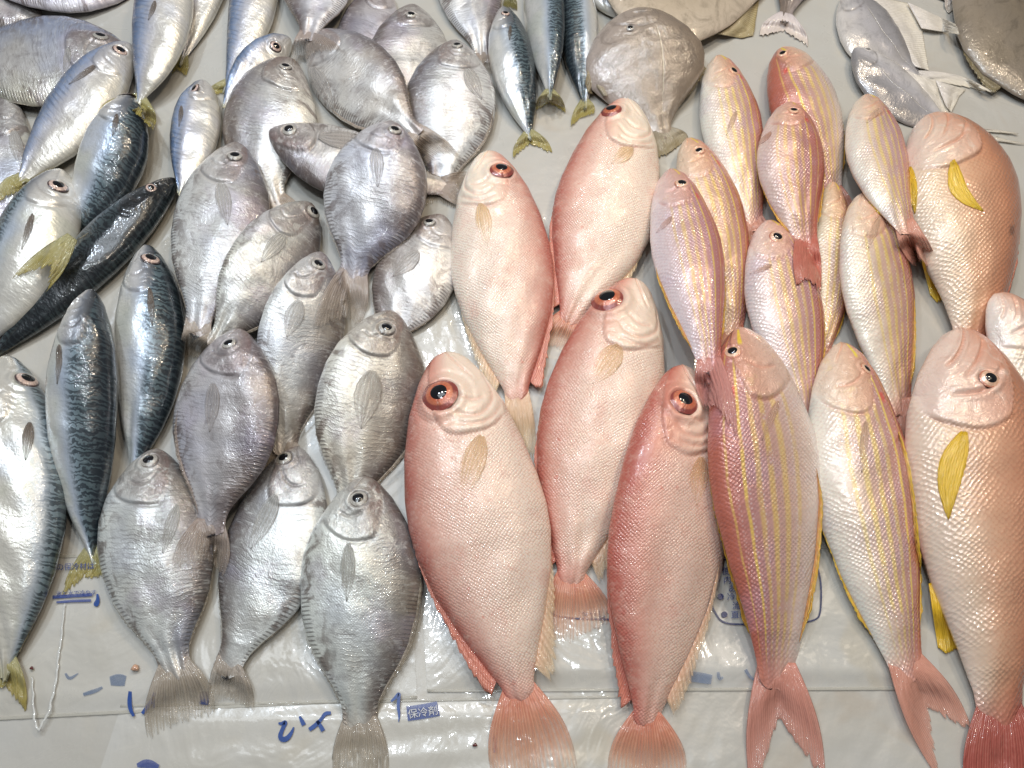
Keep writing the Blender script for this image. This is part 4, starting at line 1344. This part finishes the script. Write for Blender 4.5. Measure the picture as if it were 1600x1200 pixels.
# --- dark and silver pomfret
fish(J, 'dark scad at the top edge, its yellow tail between the slim mackerel and a butterfish', (772, -130), (790, -60), (798, -6), 22, 22, 1, tf=((786, 16), (797, 12), (808, 18)), tint=(.5, .52, .55))
fish('silverpom', 'greyish pomfret barely in view at the top edge above the white-finned one', (1420, -90), (1456, -40), (1484, 2), 34, 30, -1, tf=((1512, 16), (1494, 12), (1484, 22)), eye=None, fins=[], tint=(.85, .82, .82))
fish(G_, 'large yellowish pomfret cut by the top edge with a pale fin lobe', (940, -84), (1075, -26), (1225, -50), 84, 98, -1, tf=None, tint=(1.5, 1.4, 1.2), fins=[], extra=[('spread', 'anal_fin', (1118, 52), (1166, 0), (1158, 60), (1178, 56), (1188, -10), 'fin_olive', .7)])
fish(G_, 'pomfret at the top edge showing a pinkish forked tail', (1280, -170), (1250, -60), (1226, 30), 56, 54, 1, tf=((1186, 58), (1226, 50), (1262, 74)), tmat='fin_white', tint=(.95, .9, .95))
fish(G_, 'diamond-shaped pomfret lying head up in the middle of the back row', (1000, 14), (1012, 112), (1034, 212), 94, 98, -1, tf=((1022, 252), (1044, 244), (1076, 218)), eye=(985, 44, 7), fins=[('dorsal_fin', 1, [(.45, 0), (.52, 7), (.7, 5), (.88, 0)], 'fin_olive', .5)], extra=[('spread', 'anal_fin', (921, 92), (950, 150), (914, 132), (918, 145), (934, 150), 'fin_olive', .55)], tint=(1.08, 1.02, 1.0))
fish(G_, 'dark grey pomfret cut by the right edge at the back', (1520, -90), (1588, 40), (1690, 200), 92, 90, -1, tf=None, tint=(.72, .68, .6), fins=[('anal_fin', -1, [(.3, 0), (.4, 10), (.6, 14), (.64, 0)], 'fin_olive', 1.2)])
fish('silverpom', 'silver pomfret at the back with a white fin spread and a long forked tail', (1325, -14), (1362, 60), (1440, 122), 44, 44, -1, tf=((1560, 150), (1470, 128), (1462, 166)), eye=None, fins=[],
     extra=[('spread', 'anal_fin', (1340, -12), (1430, 104), (1424, 6), (1442, 48), (1452, 110), 'fin_white', .5), ('spread', 'dorsal_fin', (1418, 4), (1440, 44), (1494, 38), (1498, 45), (1500, 54), 'fin_white', .5)])
fish('silverpom', 'small silver pomfret with a grey back and white fin beside the pink snapper head', (1334, 76), (1396, 140), (1490, 206), 38, 34, 1, roll=.2, tf=((1600, 210), (1530, 206), (1610, 226)), eye=(1358, 73, 5), fins=[],
     extra=[('spread', 'anal_fin', (1412, 108), (1470, 190), (1464, 130), (1480, 160), (1486, 192), 'fin_white', .6), ('spread', 'dorsal_fin', (1462, 126), (1478, 165), (1510, 140), (1500, 150), (1486, 176), 'fin_white', .6)])
# --- red bigeye
fish(R_, 'pale red bigeye at the back with its snout on the diamond-shaped pomfret', (978, 156), (946, 325), (886, 508), 80, 82, 1, eye=(956, 173, 17), tf='auto', pec=((988, 232), (955, 256), 22), tint=(1.1, 1.14, 1.12))
fish(R_, 'pale red bigeye nearest the butterfish with its back to the right', (762, 237), (786, 432), (809, 628), 80, 80, -1, eye=(783, 266, 19), tf=((804, 712), (820, 722), (838, 716)), tmat='fin_cream', pec=((752, 318), (761, 384), 24.2), tint=(1.1, 1.16, 1.16))
fish(R_, 'red bigeye in the middle with a spread red tail between two larger ones', (994, 436), (936, 655), (890, 916), 94, 96, 1, eye=(950, 468, 26), tf=((852, 1000), (890, 1012), (958, 975)), tmat='fin_pink', pec=((968, 540), (926, 600), 37.4), tint=(1.04, 1.04, 1.02))
fish(R_, 'largest red bigeye, in the front row beside the butterfish', (697, 550), (744, 812), (816, 1096), 106, 112, 1, eye=(688, 617, 28), tf=((772, 1225), (830, 1240), (904, 1212)), tmat='fin_pink', pec=((752, 682), (722, 781), 37.4), tint=(1.03, 1.03, 1.02))
fish(R_, 'deep red bigeye in the front row beside the striped bream', (1066, 570), (1044, 820), (1008, 1138), 92, 94, 1, roll=.28, eye=(1068, 627, 24), tf=((950, 1225), (1010, 1240), (1072, 1215)), tmat='fin_pink', pec=((1094, 715), (1088, 790), 26.4), tint=(1., .94, .92))
# --- striped bream
fish(T, 'bream at the back with its eye at the very tip of its pink head', (1216, 78), (1262, 180), (1300, 305), 53, 52, 1, roll=.2, eye=(1223, 84, 8), tf='auto')
fish(T, 'bream wedged between two others with a yellow line along its right flank', (1300, 284), (1306, 420), (1284, 560), 28, 44, -1, tf='auto', tint=(1.05, 1.08, .95))
fish(T, 'pale bream right of the diamond-shaped pomfret', (1120, 88), (1146, 215), (1178, 352), 48, 47, -1, eye=(1146, 111, 9), tf='auto', pec=((1150, 175), (1135, 212), 11), tint=(1.1, 1.16, 1.14))
fish(T, 'bream behind the lilac one, its yellow snout mark near a dark tail', (1072, 217), (1120, 355), (1145, 530), 48, 52, -1, eye=(1092, 236, 9), tf='auto', tint=(1.06, 1.04, .95))
fish(T, 'bream lying next to the snapper with no eye in view and a red tail behind', (1344, 303), (1374, 460), (1408, 640), 54, 56, -1, tf='auto', pec=((1372, 340), (1357, 388), 15.4), tint=(1.1, 1.14, 1.1))
fish(T, 'silvery bream under a red tail, its eye ringed in yellow', (1198, 345), (1229, 490), (1264, 652), 58, 60, -1, eye=(1214, 371, 12), tf=((1250, 712), (1268, 700), (1284, 700)), pec=((1205, 415), (1172, 428), 11), tint=(1.04, 1.02, 1.1))
fish(T, 'reddish bream with its red tail lying on the silvery one', (1233, 162), (1238, 268), (1262, 380), 51, 54, -1, roll=.18, eye=(1240, 173, 9), tf=((1282, 462), (1262, 440), (1246, 450)), tmat='fin_red', pec=((1206, 208), (1182, 229), 9.9), tint=(.98, .88, .9))
# --- snapper
fish(S_, 'pink snapper in the back right with a curved yellow fin on its side', (1442, 184), (1506, 342), (1516, 545), 92, 90, -1, tf=None, pec=((1487, 252), (1536, 330), 26, 14), tint=(1.02, .98, .91),
     extra=[('leaf', 'pelvic_fin', (1424, 262), (1430, 334), 14, 'fin_gold'), ('spread', 'anal_fin', (1434, 384), (1458, 376), (1454, 462), (1464, 474), (1478, 466), 'fin_gold', .6)], pecmat='fin_gold')
fish(T, 'bream with a white belly whose tail touches the yellow-finned snapper', (1352, 149), (1370, 245), (1418, 358), 47, 46, -1, tf=((1478, 452), (1440, 408), (1432, 420)), pec=((1372, 172), (1354, 193), 11), tint=(1.1, 1.14, 1.12))
fish(S_, 'silvery pink snapper cut by the right edge, above the big snapper', (1552, 460), (1622, 590), (1690, 800), 62, 58, -1, tf=None, tint=(1.05, 1.12, 1.14))
fish(S_, 'big pink snapper in the front right corner with an open mouth', (1494, 513), (1530, 790), (1562, 1128), 116, 110, -1, eye=(1546, 592, 15), tf=((1512, 1260), (1560, 1250), (1624, 1250)), pec=((1506, 676), (1482, 812), 40, 10), pecmat='fin_gold', tint=(1.0, .94, .90),
     extra=[('spread', 'pelvic_fin', (1451, 912), (1482, 900), (1466, 1014), (1480, 1024), (1500, 1012), 'fin_gold', .7)])
# --- front striped bream
fish(T, 'large bream in the front row leaning on the big snapper', (1312, 535), (1352, 780), (1420, 1052), 79, 80, -1, eye=(1353, 577, 11), tf=((1522, 1148), (1452, 1112), (1478, 1235)), pec=((1352, 660), (1346, 738), 17.6), tint=(1.06, 1.1, 1.08))
fish(T, 'longest bream in the front row beside the deep red bigeye', (1152, 512), (1200, 790), (1213, 1062), 86, 88, 1, eye=(1145, 550, 13), tf=((1176, 1260), (1218, 1128), (1290, 1235)), pec=((1214, 628), (1190, 688), 15.4), tint=(.98, .93, .95))
fish(T, 'lilac bream whose pink tail covers the longest one', (1046, 265), (1078, 412), (1110, 574), 54, 56, -1, eye=(1065, 287, 11), tf=((1152, 690), (1122, 640), (1102, 640)), pec=((1050, 340), (1026, 364), 11), tint=(.96, .92, 1.06))
